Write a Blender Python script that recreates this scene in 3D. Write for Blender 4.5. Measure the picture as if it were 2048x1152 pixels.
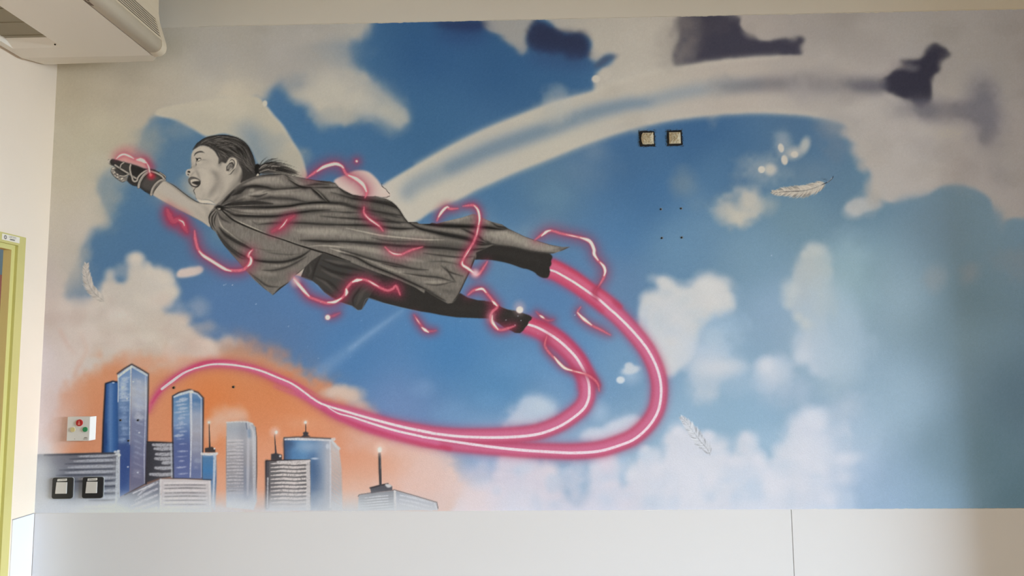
import bpy, bmesh, math, random
import numpy as np
from mathutils import Vector, Matrix

# ------------------------------------------------ camera, light, exposure ----
for o in list(bpy.data.objects): bpy.data.objects.remove(o)
SC = bpy.context.scene
COL = SC.collection
F_PX, CX, CY = 1480.0, 1024.0, 576.0
YAW, PITCH, ROLL = -0.024775, 0.096842, -0.010119
EYE = np.array([0.0, -3.0, 1.6])
X_LEFT, X_RIGHT, X_PIER, Y_FRONT = -2.005, 5.2, 2.36, -6.2
Z_CEIL, Z_TOP, Z_DADO = 3.16, 3.0277, 1.0062

def cam_axes():
    cy, sy, cp, sp = math.cos(YAW), math.sin(YAW), math.cos(PITCH), math.sin(PITCH)
    fw = np.array([sy * cp, cy * cp, sp]); rt = np.array([cy, -sy, 0.0]); up = np.cross(rt, fw)
    cr, sr = math.cos(ROLL), math.sin(ROLL)
    return fw, rt * cr + up * sr, up * cr - rt * sr
FW, RT, UP = cam_axes()
def ray(px, py): return FW + RT * (px - CX) / F_PX - UP * (py - CY) / F_PX
def on_plane(px, py, axis, v):
    d = ray(px, py); t = (v - EYE[axis]) / d[axis]
    return EYE + t * d
def project(x, y, z):
    dx, dy, dz = x - EYE[0], y - EYE[1], z - EYE[2]
    w = dx * FW[0] + dy * FW[1] + dz * FW[2]
    return (CX + F_PX * (dx * RT[0] + dy * RT[1] + dz * RT[2]) / w, CY - F_PX * (dx * UP[0] + dy * UP[1] + dz * UP[2]) / w)

cam = bpy.data.cameras.new('camera'); cam_o = bpy.data.objects.new('camera', cam); COL.objects.link(cam_o)
cam.sensor_width = 36.0; cam.lens = 36.0 * F_PX / 2048.0; cam.clip_start = 0.05
cam_o.matrix_world = Matrix(((RT[0], UP[0], -FW[0], EYE[0]), (RT[1], UP[1], -FW[1], EYE[1]), (RT[2], UP[2], -FW[2], EYE[2]), (0, 0, 0, 1)))
SC.camera = cam_o
SC.view_settings.view_transform = 'Standard'; SC.view_settings.look = 'None'
SC.view_settings.gamma = 1.0; SC.view_settings.use_curve_mapping = False
SC.view_settings.exposure = 0.0

world = bpy.data.worlds.new('overcast_sky'); SC.world = world; world.use_nodes = True
bg = world.node_tree.nodes['Background']; bg.inputs['Color'].default_value = (0.80, 0.90, 1.0, 1); bg.inputs['Strength'].default_value = 1.0

def area(name, loc, target, sx, sy, power, color):
    l = bpy.data.lights.new(name, 'AREA'); l.shape = 'RECTANGLE'; l.size = sx; l.size_y = sy; l.energy = power; l.color = color
    o = bpy.data.objects.new(name, l); COL.objects.link(o); o.location = loc
    d = Vector(target) - Vector(loc); o.rotation_euler = d.to_track_quat('-Z', 'Y').to_euler()
    return o
# daylight: the sky outside the long window in the right-hand wall
area('sky_light', (8.6, -2.9, 3.3), (0.0, -2.0, 1.0), 5.0, 3.4, 4050.0, (0.77, 0.905, 1.0))
# added warm fill light, unseen, high behind the camera to lift the upper wall
area('warm_fill_light', (0.4, -4.4, 3.10), (0.4, -4.4, 0.0), 1.6, 0.6, 46.0, (1.0, 0.78, 0.52))
# ---------------------------------------------------------------- painter ----
# The mural is flat paint on a wall.  It is brushed here, stroke by stroke, into
# an array (one cell about 2 mm of wall) that later colours the mural's own mesh.
CW, CH = 2240, 1064
rng = np.random.default_rng(7)
CAN = np.zeros((CH, CW, 3), np.float32)
LAB = np.zeros((CH, CW), np.int16)
LABELS = ['painted_sky']

def lab(name):
    LABELS.append(name)
    return len(LABELS) - 1

def T(crop, pts):
    x0, y0, s = crop
    return [(x0 + p[0] / s, y0 + p[1] / s) for p in pts]

FA = (200, 250, 6.4); FB = (400, 250, 5.12); FC = (370, 290, 9.6); GL = (205, 295, 11.52)
CA = (400, 380, 4.8); CB = (580, 460, 4.8); CC = (680, 350, 4.8); CD = (850, 380, 4.8)
CE = (860, 520, 4.113); CF = (320, 380, 5.2375); FT = (1040, 440, 6.4)
SA = (100, 40, 3.012); SB = (700, 0, 3.012); SC = (1300, 0, 2.738); SD = (1200, 250, 3.413)
SE = (1200, 520, 2.88); SF = (850, 700, 3.1508); SG = (60, 420, 3.032)
BA = (60, 700, 3.3875); BB = (400, 800, 4.096)

def box1(a, r, ax):
    if r < 1: return a
    a = np.moveaxis(a, ax, 0)
    p = np.concatenate([np.repeat(a[:1], r + 1, 0), a, np.repeat(a[-1:], r, 0)], 0)
    c = np.cumsum(p, 0, dtype=np.float64)
    o = (c[2 * r + 1:] - c[:-2 * r - 1]) / (2 * r + 1)
    return np.moveaxis(o.astype(np.float32), 0, ax)

def blur(a, s):
    if s <= 0.3: return a
    if s < 1.2:
        k = np.exp(-0.5 * (np.arange(-3, 4) / s) ** 2); k /= k.sum()
        for ax in (0, 1):
            p = np.pad(a, [(3, 3) if i == ax else (0, 0) for i in range(2)], mode='edge')
            a = sum(k[i] * (p[i:i + a.shape[0]] if ax == 0 else p[:, i:i + a.shape[1]]) for i in range(7))
        return a.astype(np.float32)
    w = s * 1.0
    r = max(1, int(round((math.sqrt(4 * w * w + 1) - 1) / 2)))
    for _ in range(3):
        a = box1(box1(a, r, 0), r, 1)
    return a

def cells(scale, seed):
    """smooth value noise in 0..1 over the canvas"""
    r = np.random.default_rng(seed)
    h, w = int(CH / scale) + 3, int(CW / scale) + 3
    g = r.random((h, w)).astype(np.float32)
    y = np.arange(CH) / scale; x = np.arange(CW) / scale
    yi, xi = y.astype(int), x.astype(int)
    fy, fx = (y - yi).astype(np.float32), (x - xi).astype(np.float32)
    fy, fx = fy * fy * (3 - 2 * fy), fx * fx * (3 - 2 * fx)
    a = g[yi] * (1 - fy)[:, None] + g[yi + 1] * fy[:, None]
    return a[:, xi] * (1 - fx) + a[:, xi + 1] * fx

FRAC = 0.5 * cells(46, 1) + 0.3 * cells(22, 2) + 0.2 * cells(10, 3)
FRAC = np.clip((FRAC - 0.5) * 1.7 + 0.5, 0, 1)
GRAIN = rng.normal(0, 1, (CH, CW)).astype(np.float32)
FINE = blur(GRAIN, 0.8) * 2.0
STREAK = blur(rng.normal(0, 1, (CH, CW)).astype(np.float32), 0.7)
STREAK = box1(STREAK, 3, 0) * 3.2

SHARP = [False]

def spl(pts, closed=False, step=1.0):
    p = np.asarray(pts, np.float64)
    if SHARP[0] and not closed:
        d = np.concatenate([[0], np.cumsum(np.hypot(*np.diff(p, axis=0).T))]); t = np.linspace(0, d[-1], max(2, int(d[-1] / step) + 1))
        return np.stack([np.interp(t, d, p[:, 0]), np.interp(t, d, p[:, 1])], 1)
    if len(p) < 3 and not closed:
        n = max(2, int(np.hypot(*(p[-1] - p[0])) / step) + 1)
        return p[0] + (p[-1] - p[0]) * np.linspace(0, 1, n)[:, None]
    q = np.concatenate([p[-1:], p, p[:2]]) if closed else np.concatenate([2 * p[:1] - p[1:2], p, 2 * p[-1:] - p[-2:-1]])
    out = []
    for i in range(1, len(q) - 2):
        a, b, c, d = q[i - 1:i + 3]
        n = max(2, int(np.hypot(*(c - b)) / step) + 1)
        t = np.linspace(0, 1, n, endpoint=False)[:, None]
        out.append(0.5 * (2 * b + (c - a) * t + (2 * a - 5 * b + 4 * c - d) * t * t + (3 * b - a - 3 * c + d) * t ** 3))
    if not closed: out.append(p[-1:])
    return np.concatenate(out)

def fill(pts, pad):
    """anti-aliased even-odd coverage of a polygon: x0, y0, mask"""
    p = np.asarray(pts, np.float64)
    x0 = max(0, int(p[:, 0].min() - pad)); x1 = min(CW, int(p[:, 0].max() + pad) + 2)
    y0 = max(0, int(p[:, 1].min() - pad)); y1 = min(CH, int(p[:, 1].max() + pad) + 2)
    if x1 <= x0 or y1 <= y0: return 0, 0, np.zeros((1, 1), np.float32)
    m = np.zeros((y1 - y0, x1 - x0 + 1), np.float32)
    a = p; b = np.roll(p, -1, 0)
    SSY = 3
    for r in range(y1 - y0):
        for k in range(SSY):
            yy = y0 + r + (k + 0.5) / SSY - 0.5
            c = (a[:, 1] <= yy) != (b[:, 1] <= yy)
            if not c.any(): continue
            aa, bb = a[c], b[c]
            xs = np.sort(aa[:, 0] + (yy - aa[:, 1]) * (bb[:, 0] - aa[:, 0]) / (bb[:, 1] - aa[:, 1])) - x0 + 0.5
            xs = np.clip(xs, 0, x1 - x0)
            for s, e in zip(xs[0::2], xs[1::2]):
                i, j = int(s), int(e)
                if i == j: m[r, i] += (e - s) / SSY
                else:
                    m[r, i] += (i + 1 - s) / SSY
                    m[r, i + 1:j] += 1 / SSY
                    m[r, j] += (e - j) / SSY
    return x0, y0, np.clip(m[:, :-1], 0, 1)

def comp(x0, y0, m, col, alpha=1.0, label=None, thr=0.5):
    h, w = m.shape
    S = np.s_[y0:y0 + h, x0:x0 + w]
    m3 = (m * alpha)[..., None]
    c = col[S] if isinstance(col, np.ndarray) and col.shape[:2] == (CH, CW) else np.asarray(col, np.float32)
    CAN[S] = CAN[S] * (1 - m3) + c * m3
    if label is not None: LAB[S][m > thr] = label

def poly(pts, col, soft=0.5, alpha=1.0, label=None, smooth=True, thr=0.5, tex=0.0):
    q = spl(pts, True, 2.0) if smooth else np.asarray(pts)
    x0, y0, m = fill(q, 3 * soft + 2)
    m = blur(m, soft)
    if tex:
        S = np.s_[y0:y0 + m.shape[0], x0:x0 + m.shape[1]]
        m = m * np.clip(1 + tex * FINE[S], 0, 1.3)
    comp(x0, y0, np.clip(m, 0, 1), col, alpha, label, thr)

def tube(pts, w, soft=0.8, pad=0.0, profile=None):
    """coverage of a stroke whose full width runs through w along the path"""
    q = spl(pts, False, 0.8)
    d = np.concatenate([[0], np.cumsum(np.hypot(*np.diff(q, axis=0).T))]); d /= d[-1] + 1e-9
    wv = np.interp(d, np.linspace(0, 1, len(w)), w) if isinstance(w, (list, tuple)) else np.full(len(q), float(w))
    R = wv / 2
    M = R.max() + soft + pad + 2
    x0 = max(0, int(q[:, 0].min() - M)); x1 = min(CW, int(q[:, 0].max() + M) + 2)
    y0 = max(0, int(q[:, 1].min() - M)); y1 = min(CH, int(q[:, 1].max() + M) + 2)
    m = np.zeros((max(1, y1 - y0), max(1, x1 - x0)), np.float32)
    every = max(1, int(R.mean() * 0.25))
    for (px, py), r in zip(q[::every], R[::every]):
        k = r + soft + 1
        a0, a1 = max(x0, int(px - k)), min(x1, int(px + k) + 2)
        b0, b1 = max(y0, int(py - k)), min(y1, int(py + k) + 2)
        if a1 <= a0 or b1 <= b0: continue
        xx = np.arange(a0, a1, dtype=np.float32) - px; yy = np.arange(b0, b1, dtype=np.float32) - py
        dd = np.sqrt(xx[None] ** 2 + yy[:, None] ** 2)
        v = np.clip((r - dd) / max(soft, 0.01) + 0.5, 0, 1) * min(1.0, (2 * r + 0.15))
        t = m[b0 - y0:b1 - y0, a0 - x0:a1 - x0]
        np.maximum(t, v, out=t)
    return x0, y0, m

def stroke(pts, w, col, soft=0.9, alpha=1.0, label=None, dry=0.0, blurred=0.0, thr=0.5):
    x0, y0, m = tube(pts, w, soft, pad=3 * blurred)
    if blurred: m = blur(m, blurred)
    if dry:
        S = np.s_[y0:y0 + m.shape[0], x0:x0 + m.shape[1]]
        m = np.clip(m * (1 + dry * FINE[S]), 0, 1)
    comp(x0, y0, m, col, alpha, label, thr)

def puff(x, y, rx, ry, col, alpha=1.0, hard=0.2, rot=0.0, label=None, noise=0.0):
    M = max(rx, ry) * 1.7 + 2
    x0, x1 = max(0, int(x - M)), min(CW, int(x + M) + 2); y0, y1 = max(0, int(y - M)), min(CH, int(y + M) + 2)
    xx = np.arange(x0, x1) - x; yy = (np.arange(y0, y1) - y)[:, None]
    c, s = math.cos(rot), math.sin(rot)
    d = np.sqrt(((xx * c + yy * s) / rx) ** 2 + ((yy * c - xx * s) / ry) ** 2)
    if noise: d = d + noise * (FRAC[y0:y1, x0:x1] - 0.5)
    e0, e1 = hard, 1.0 + (1 - hard) * 0.55
    t = np.clip((e1 - d) / (e1 - e0), 0, 1)
    comp(x0, y0, (t * t * (3 - 2 * t)).astype(np.float32), col, alpha, label)

def cloud(pts, col, b=9, alpha=1.0, k=0.4, g=1.08, label=None):
    x0, y0, m = fill(spl(pts, True, 3.0), 5 * b + 4)
    m = .6 * blur(m, b * .9) + .4 * blur(m, b * 2.2)
    S = np.s_[y0:y0 + m.shape[0], x0:x0 + m.shape[1]]
    m = np.clip((m + 1.5 * k * (FRAC[S] - 0.5) * 4 * m * (1 - m) - 0.5) * g + 0.5, 0, 1)
    comp(x0, y0, m * m * (3 - 2 * m), col, alpha, label)

def field(pts, power=3.2, r0=30.0):
    """smooth colour field through scattered swatches"""
    P = np.array([p[:2] for p in pts], np.float32); K = np.array([p[2] for p in pts], np.float32)
    st = 8
    gy, gx = np.mgrid[0:CH + st:st, 0:CW + st:st].astype(np.float32)
    w = 1 / ((gx[..., None] - P[:, 0]) ** 2 + (gy[..., None] - P[:, 1]) ** 2 + r0 * r0) ** (power / 2)
    f = (w @ K) / w.sum(-1, keepdims=True)
    f = np.stack([blur(f[..., i], 2.0) for i in range(3)], -1)
    y = np.arange(CH) / st; x = np.arange(CW) / st
    yi, xi = y.astype(int), x.astype(int)
    fy, fx = (y - yi)[:, None, None].astype(np.float32), (x - xi)[:, None].astype(np.float32)
    a = f[yi] * (1 - fy) + f[yi + 1] * fy
    return a[:, xi] * (1 - fx) + a[:, xi + 1] * fx

def hx(s): return [tuple(int(v) for v in t.split(',')) for t in s.split()]

# ------------------------------------------------------------------- sky -----
BLUE = field([(350,310,(82,116,140)),(250,400,(80,117,144)),(300,480,(74,112,146)),(440,480,(74,113,148)),(700,150,(62,102,136)),
 (850,100,(48,88,128)),(1000,130,(49,89,128)),(1100,170,(53,93,130)),(850,250,(58,100,136)),(650,280,(64,106,142)),(1000,400,(72,113,147)),
 (1100,380,(88,122,146)),(1250,330,(64,102,139)),(1400,270,(57,96,134)),(1300,400,(66,108,148)),(1250,480,(76,120,160)),(1600,260,(74,106,134)),
 (1650,330,(78,112,138)),(1700,370,(92,122,140)),(1450,330,(64,102,136)),(1600,430,(108,138,152)),(1350,500,(100,138,166)),(1500,520,(115,148,168)),
 (1700,550,(130,158,166)),(600,620,(82,121,165)),(450,600,(82,118,160)),(700,700,(76,125,174)),(900,700,(72,127,178)),(1000,780,(82,135,180)),
 (1100,600,(84,126,170)),(1000,480,(92,131,164)),(1250,560,(97,130,164)),(1150,720,(90,138,182)),(1230,730,(112,152,186)),(1450,800,(142,176,200)),
 (1550,620,(138,166,188)),(1650,700,(150,176,194)),(1700,900,(162,186,210)),(1800,600,(138,163,174)),(1800,800,(150,177,194)),(1800,1000,(150,178,204)),
 (1900,450,(104,126,136)),(1950,600,(98,121,130)),(1980,900,(92,119,130)),(2040,800,(88,112,124)),(2040,1000,(85,112,122)),(1900,900,(118,146,160)),
 (1900,650,(114,139,150)),(1850,1000,(136,166,186)),(800,830,(108,138,182)),(1000,900,(150,172,202)),(560,680,(86,118,158)),(1200,960,(158,180,202)),
 (1250,940,(150,182,206)),(1080,870,(140,170,200)),(1380,880,(150,182,206)),(1500,880,(146,180,204)),(2200,600,(86,108,120)),(2200,1000,(78,104,116))])
CLOUD = field([(130,150,(170,160,134)),(250,150,(168,158,136)),(450,100,(160,154,140)),(600,100,(160,155,144)),(450,180,(180,172,152)),
 (680,200,(174,170,156)),(780,220,(152,156,150)),(150,300,(180,172,146)),(130,450,(190,181,160)),(110,600,(205,191,176)),(90,800,(214,204,198)),
 (250,560,(196,187,171)),(300,620,(196,186,171)),(200,640,(200,188,173)),(330,540,(202,194,180)),(440,700,(195,176,162)),(1300,100,(180,172,156)),
 (1200,120,(180,173,157)),(1050,90,(164,158,146)),(1550,60,(160,152,142)),(1700,60,(152,145,135)),(1700,140,(165,156,145)),(1900,60,(150,143,133)),
 (2030,100,(140,133,124)),(2030,300,(146,139,131)),(1750,250,(169,161,150)),(1850,330,(171,163,153)),(1950,380,(158,150,143)),(1470,420,(187,181,166)),
 (1400,620,(204,204,200)),(1330,700,(206,208,208)),(1450,740,(201,208,215)),(1640,520,(180,185,180)),(1600,620,(176,186,190)),(1650,720,(191,201,212)),
 (1540,740,(204,209,216)),(1650,860,(206,211,222)),(1600,950,(213,217,226)),(1400,960,(219,221,228)),(1200,970,(206,210,222)),(1100,950,(216,206,215)),
 (1000,930,(211,202,213)),(950,980,(222,212,215)),(1300,930,(216,217,225)),(1100,815,(190,205,218)),(1253,850,(206,211,222)),(1050,1010,(220,222,230)),
 (1500,1010,(216,219,228)),(1700,1010,(200,211,226)),(800,300,(190,184,166)),(1100,260,(190,183,165)),(640,290,(184,178,160)),(720,380,(200,190,176)),
 (850,390,(195,188,170)),(1480,150,(176,166,152)),(2200,100,(134,127,118)),(2200,400,(140,133,126))])
ORANGE = field([(160,760,(204,146,110)),(200,800,(204,136,97)),(320,730,(200,141,106)),(450,760,(208,129,80)),(420,800,(211,122,68)),
 (550,780,(208,128,80)),(600,850,(214,135,90)),(640,900,(215,145,110)),(700,900,(215,150,118)),(780,920,(219,164,136)),(850,950,(224,192,178)),
 (560,940,(218,150,115)),(700,1000,(222,190,172)),(500,1000,(214,168,143)),(250,860,(202,138,104)),(320,860,(206,136,98)),(480,680,(176,148,132)),
 (620,740,(196,136,104)),(740,830,(200,150,124)),(900,930,(224,204,198))])
_l = BLUE.mean(-1, keepdims=True); BLUE = _l + (BLUE - _l) * .93
CAN[:] = BLUE
# clouds, upper left (one broad bank behind the head) -------------------------
cloud([(-60,-40),(742,-30),(742,34),(738,62),(722,76),(706,82),(700,104),(712,130),(742,160),(770,190),(806,214),(812,250),(796,266),(776,246),
       (751,230),(731,226),(698,238),(671,240),(645,229),(618,206),(588,203),(572,184),(566,158),(548,180),(530,204),(518,196),(508,194),
       (492,206),(470,214),(450,204),(400,226),(312,232),(284,268),(272,300),(240,318),(214,344),(196,372),(204,410),(218,436),(200,452),(176,462),
       (164,492),(146,538),(138,566),(140,600),(130,640),(-40,680)], CLOUD, 9, 0.97)
cloud([(655,96),(690,92),(724,108),(736,132),(700,142),(670,128)], BLUE, 12, 0.30)
cloud([(556,176),(580,150),(612,146),(630,166),(596,188),(566,196)], (118,134,142), 13, 0.55)
puff(760, 205, 42, 50, CLOUD, 0.55, 0.1, noise=.5); puff(690, 196, 50, 38, CLOUD, 0.6, 0.1, noise=.5); puff(612, 190, 34, 22, CLOUD, 0.5, 0.2)
puff(716, 66, 24, 16, CLOUD, 0.5, 0.1)
# clouds, middle left and the haze towards the city
cloud([(-40,600),(120,600),(150,592),(170,604),(196,590),(204,566),(214,540),(229,538),(234,566),(250,562),(252,541),(258,520),(270,507),(286,512),
       (296,532),(326,536),(346,560),(350,588),(338,608),(322,618),(338,628),(360,630),(372,640),(378,660),(404,668),(424,686),(452,668),(476,676),
       (492,690),(470,716),(430,740),(300,770),(180,740),(140,800),(-40,830)], CLOUD, 7, 0.97, k=.3)
cloud([(354,553),(360,540),(382,535),(402,532),(408,541),(398,549),(374,553)], (204,188,176), 3.2, .97, k=.3)
puff(206, 446, 18, 14, CLOUD, 0.5, 0.2)
poly([(-60,660),(150,640),(330,640),(430,700),(560,730),(640,790),(760,880),(900,960),(900,1090),(-60,1090)], CLOUD, 14, 1.0)
# orange dusk above the city
cloud([(112,800),(124,768),(168,736),(240,716),(300,728),(350,716),(420,704),(462,690),(500,690),(552,712),(604,738),(650,768),(700,806),(760,846),
       (830,878),(900,920),(930,960),(960,1090),(80,1090),(100,900)], ORANGE, 17, 0.98, k=.5)
poly([(405,674),(440,688),(470,690),(500,706),(470,700),(430,700)], (150,118,104), 7, 0.5)
poly([(455,658),(500,672),(560,712),(520,704),(480,684)], (128,118,128), 9, 0.45)
cloud([(120,700),(128,672),(150,690),(170,662),(176,690),(172,718),(150,748),(120,760)], (212,198,186), 7, 0.65)
stroke([(120,660),(136,690),(150,706)], 6, (202,165,148), 3, 0.6, blurred=3)
stroke([(162,668),(172,700),(158,730),(148,752)], 6, (202,158,134), 3, 0.55, blurred=3)
cloud([(330,730),(350,700),(400,690),(440,700),(452,716),(410,718),(380,730),(345,745)], (206,184,170), 8, 0.5)
for x, y, rx, ry, a in [(686,788,28,20,.9),(706,792,26,20,.85),(720,812,22,14,.7),(660,784,18,12,.7),(738,828,18,14,.6),(674,782,18,14,.7)]:
    puff(x, y, rx, ry, (210,186,168), a, 0.25, noise=.5)
for x, y, rx, ry, a in [(440,838,28,26,.75),(470,828,26,18,.7),(484,836,18,16,.6),(425,860,22,28,.65),(455,860,30,26,.5),(600,846,50,20,.25),(560,900,40,40,.2)]:
    puff(x, y, rx, ry, (214,176,152), a, 0.1, noise=.6)
for x, y, rx, ry, a in [(740,880,50,26,.45),(800,900,46,40,.5),(860,920,60,40,.6),(820,960,60,40,.6),(870,990,80,40,.7),(770,990,60,26,.4)]:
    puff(x, y, rx, ry, (222,192,182), a, 0.05, noise=.7)
poly([(-60,640),(104,690),(98,760),(106,860),(100,1090),(-60,1090)], (216,206,199), 15, 0.93)
puff(130, 820, 44, 60, (208,180,166), .5, 0.0); puff(110, 860, 40, 50, (212,196,190), .6, 0)
stroke([(150,842),(140,862),(120,880)], 26, (176,152,140), 8, .35, blurred=7)

# clouds, right --------------------------------------------------------------
cloud([(1000,-30),(1100,-30),(1060,58),(1052,80),(1058,98),(1048,114),(1036,106),(1018,86),(992,66),(966,46)], CLOUD, 5, 0.9)
cloud([(1090,-40),(2260,-40),(2260,430),(2030,436),(2005,470),(1985,430),(1975,395),(1930,372),(1880,376),(1850,392),(1790,404),(1752,396),
       (1742,366),(1737,338),(1726,326),(1735,313),(1724,296),(1695,280),(1687,250),(1640,236),(1560,226),(1480,224),(1400,230),(1300,247),(1180,240),(1176,196),(1190,180),
       (1184,160),(1194,142),(1218,130),(1232,112),(1212,108),(1196,126),(1182,122),(1176,108),(1182,86),(1166,68),(1130,66),(1104,52)], CLOUD, 5, 0.98, k=.3)
cloud([(1690,414),(1716,398),(1752,396),(1766,412),(1740,424),(1706,428)], CLOUD, 5, 0.8)
puff(1706, 424, 22, 16, CLOUD, 0.6, 0.2); puff(1738, 408, 28, 15, CLOUD, 0.5, 0.3)
cloud([(1620,232),(1690,246),(1698,282),(1720,300),(1680,318),(1650,300),(1630,262)], (112,122,132), 14, 0.45)
# night blue gaps
NAVY = (46,46,60)
poly([(868,44),(962,42),(972,52),(960,60),(930,62),(892,56)], (40,48,76), 6, 0.9)
poly([(880,54),(960,52),(980,70),(930,86),(880,76)], (46,66,104), 13, 0.6)
cloud([(1066,44),(1098,44),(1128,64),(1166,66),(1183,86),(1176,112),(1148,116),(1098,108),(1068,108),(1054,80)], (44,50,72), 7, 0.97, k=.35)
poly([(1070,100),(1120,108),(1176,114),(1182,134),(1120,134),(1060,122)], (50,70,104), 12, 0.6)
cloud([(1187,132),(1198,118),(1222,110),(1240,110),(1222,120),(1204,132),(1192,140)], (66,78,98), 4.5, 0.9)
cloud([(1362,30),(1474,30),(1483,54),(1506,66),(1516,80),(1536,82),(1558,76),(1586,75),(1610,77),(1598,92),(1604,110),(1580,111),(1556,111),(1483,117),(1410,126),(1352,135),
       (1348,102),(1362,73)], (56,55,66), 5, 0.95, k=.3)
puff(1385, 75, 34, 48, (108,102,100), 0.75, 0.1, noise=.9); puff(1368, 110, 22, 26, (120,114,110), .55, 0.1, noise=.9)
puff(1430, 50, 30, 22, (76,72,78), .5, 0.1, noise=.7)
puff(1530, 58, 20, 22, CLOUD, 0.95, 0.72); puff(1502, 44, 22, 22, CLOUD, 0.95, 0.72); puff(1552, 50, 26, 24, CLOUD, .8, .4)
cloud([(1752,166),(1786,140),(1800,122),(1840,119),(1851,97),(1872,86),(1902,104),(1886,128),(1886,142),(1868,158),(1864,194),(1846,212),(1818,202),
       (1786,186),(1764,182)], (47,46,56), 5, 0.97, k=.35)
puff(1826, 136, 16, 10, (112,108,108), .55, 0.1, noise=.8); puff(1800, 132, 18, 9, (140,132,126), .5, 0.1)
cloud([(1820,200),(1850,200),(1870,214),(1900,204),(1935,206),(1948,190),(1954,160),(1966,152),(1988,164),(1992,200),(2006,240),(1992,262),(1982,286),(1964,276),
       (1956,246),(1930,236),(1890,238),(1850,236)], (98,96,102), 10, 0.85, k=.5)
puff(1800, 222, 40, 22, (120,117,118), .4, 0.0, noise=.8); puff(1960, 220, 18, 26, (84,84,92), .5, 0); puff(1970, 270, 16, 24, (96,94,98), .5, 0)
puff(1995, 350, 26, 30, (128,123,120), .4, 0, noise=.8); puff(1860, 300, 60, 34, (150,144,138), .4, 0, noise=.9)
puff(1620, 60, 60, 26, (140,133,126), .35, 0, noise=.9); puff(1760, 110, 60, 30, (150,142,134), .4, 0, noise=.9); puff(1960, 110, 50, 50, (146,139,130), .4, 0, noise=.8)
# open blue at the far right
cloud([(1790,404),(1850,394),(1900,382),(1960,394),(1998,424),(2016,460),(2010,490),(1985,500),(1950,508),(1930,530),(1900,545),(1870,520),(1830,470),(1800,440)],
      BLUE, 9, 0.9, k=.2)
cloud([(1964,512),(1990,500),(2020,496),(2060,500),(2120,520),(2120,540),(2030,560),(2000,540)], (122,128,130), 14, 0.5)
puff(1868, 556, 22, 30, (140,148,150), .55, 0.05, 0.5, noise=.6); puff(1940, 545, 22, 26, (128,133,134), .6, 0.1, 0.4, noise=.6)
# small puffs
puff(1466, 424, 40, 36, CLOUD, .9, .15, noise=.7); puff(1498, 404, 28, 28, CLOUD, .9, .2, noise=.6); puff(1480, 434, 30, 24, (192,186,170), .8, .1, noise=.6); puff(1446, 428, 20, 22, CLOUD, .7, .1, noise=.5)
puff(1538, 410, 20, 20, (160,166,160), .6, 0.0, noise=.5)
puff(1541, 339, 14, 13, (186,181,168), .9, 0.35); puff(1523, 339, 7.2, 7.2, (200,194,178), 1, 0.85)
puff(1562, 296, 6, 9.5, (190,184,170), 1, 0.8, -0.25); puff(1569, 320, 7, 10.5, (194,186,170), 1, 0.75, -0.15)
puff(1588, 306, 22, 14, (180,176,164), .85, 0.2, -0.3); puff(1610, 290, 11, 18, (180,178,166), .85, 0.3, 0.3); puff(1589, 309, 8, 7, (196,188,172), .9, 0.7)
puff(1368, 367, 26, 32, (118,134,142), .6, 0.0, noise=.6); puff(1395, 405, 26, 20, (110,134,150), .4, 0, noise=.6)
puff(1420, 450, 40, 30, (110,142,165), .4, 0); stroke([(1440,330),(1380,440),(1310,560)], 70, (104,140,166), 30, .3, blurred=20)
puff(1630, 345, 50, 30, (112,130,142), .4, 0)
cloud([(1596,520),(1610,500),(1628,488),(1648,494),(1664,512),(1660,556),(1656,600),(1650,640),(1664,680),(1674,720),(1660,750),(1640,752),(1626,742),(1602,722),(1591,698),
       (1608,674),(1612,648),(1586,626),(1573,596),(1582,560)], CLOUD, 7, 0.85, k=.35)
cloud([(1600,640),(1660,560),(1700,600),(1740,700),(1700,800),(1640,760)], (166,186,198), 24, 0.55)
cloud([(1277,626),(1287,602),(1314,586),(1320,574),(1309,557),(1336,558),(1356,578),(1381,574),(1394,556),(1438,558),(1458,584),(1470,610),(1456,630),(1426,640),
       (1404,658),(1394,690),(1386,714),(1356,738),(1342,756),(1322,748),(1304,720),(1290,690),(1278,655)], CLOUD, 6, 0.97, k=.25)
cloud([(1386,728),(1410,710),(1450,716),(1490,724),(1500,740),(1470,750),(1446,760),(1440,790),(1410,806),(1386,800),(1384,760)], (196,204,212), 12, 0.75)
puff(1432, 735, 60, 20, (206,211,216), .75, 0.1, noise=.7); puff(1445, 665, 40, 40, (158,184,204), .5, 0, noise=.6); puff(1400, 700, 46, 36, (188,200,212), .6, 0, noise=.6)
puff(1544, 744, 40, 38, (198,206,215), .95, .3, noise=.35); puff(1530, 730, 20, 18, (206,211,217), .8, .2); puff(1572, 785, 50, 34, (176,192,208), .6, 0, noise=.6); puff(1565, 742, 20, 34, (184,198,210), .6, 0)
cloud([(1250,992),(1258,962),(1270,938),(1276,920),(1290,896),(1306,900),(1314,924),(1330,912),(1336,870),(1348,854),(1374,868),(1400,880),(1420,872),(1448,892),(1460,930),
       (1476,910),(1480,876),(1492,866),(1506,872),(1512,900),(1530,930),(1556,910),(1580,866),(1600,832),(1640,830),(1654,848),(1684,838),(1704,880),(1696,960),(1694,1100),(1240,1100)],
      CLOUD, 9, 0.93, k=.45)
puff(1470, 960, 30, 40, (186,204,222), .55, 0, noise=.8); puff(1545, 880, 44, 30, (166,192,212), .55, 0, noise=.7); puff(1420, 960, 70, 50, (221,223,229), .6, .1, noise=.8)
puff(1340, 960, 26, 26, (196,208,222), .5, 0, noise=.8); puff(1600, 900, 44, 50, (213,216,224), .6, .1, noise=.8); puff(1700, 880, 60, 60, (176,196,214), .45, 0, noise=.8)
puff(1620, 848, 36, 16, (206,210,220), .5, .3)
puff(1505, 1000, 40, 22, (190,206,222), .5, 0, noise=.8)
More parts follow.
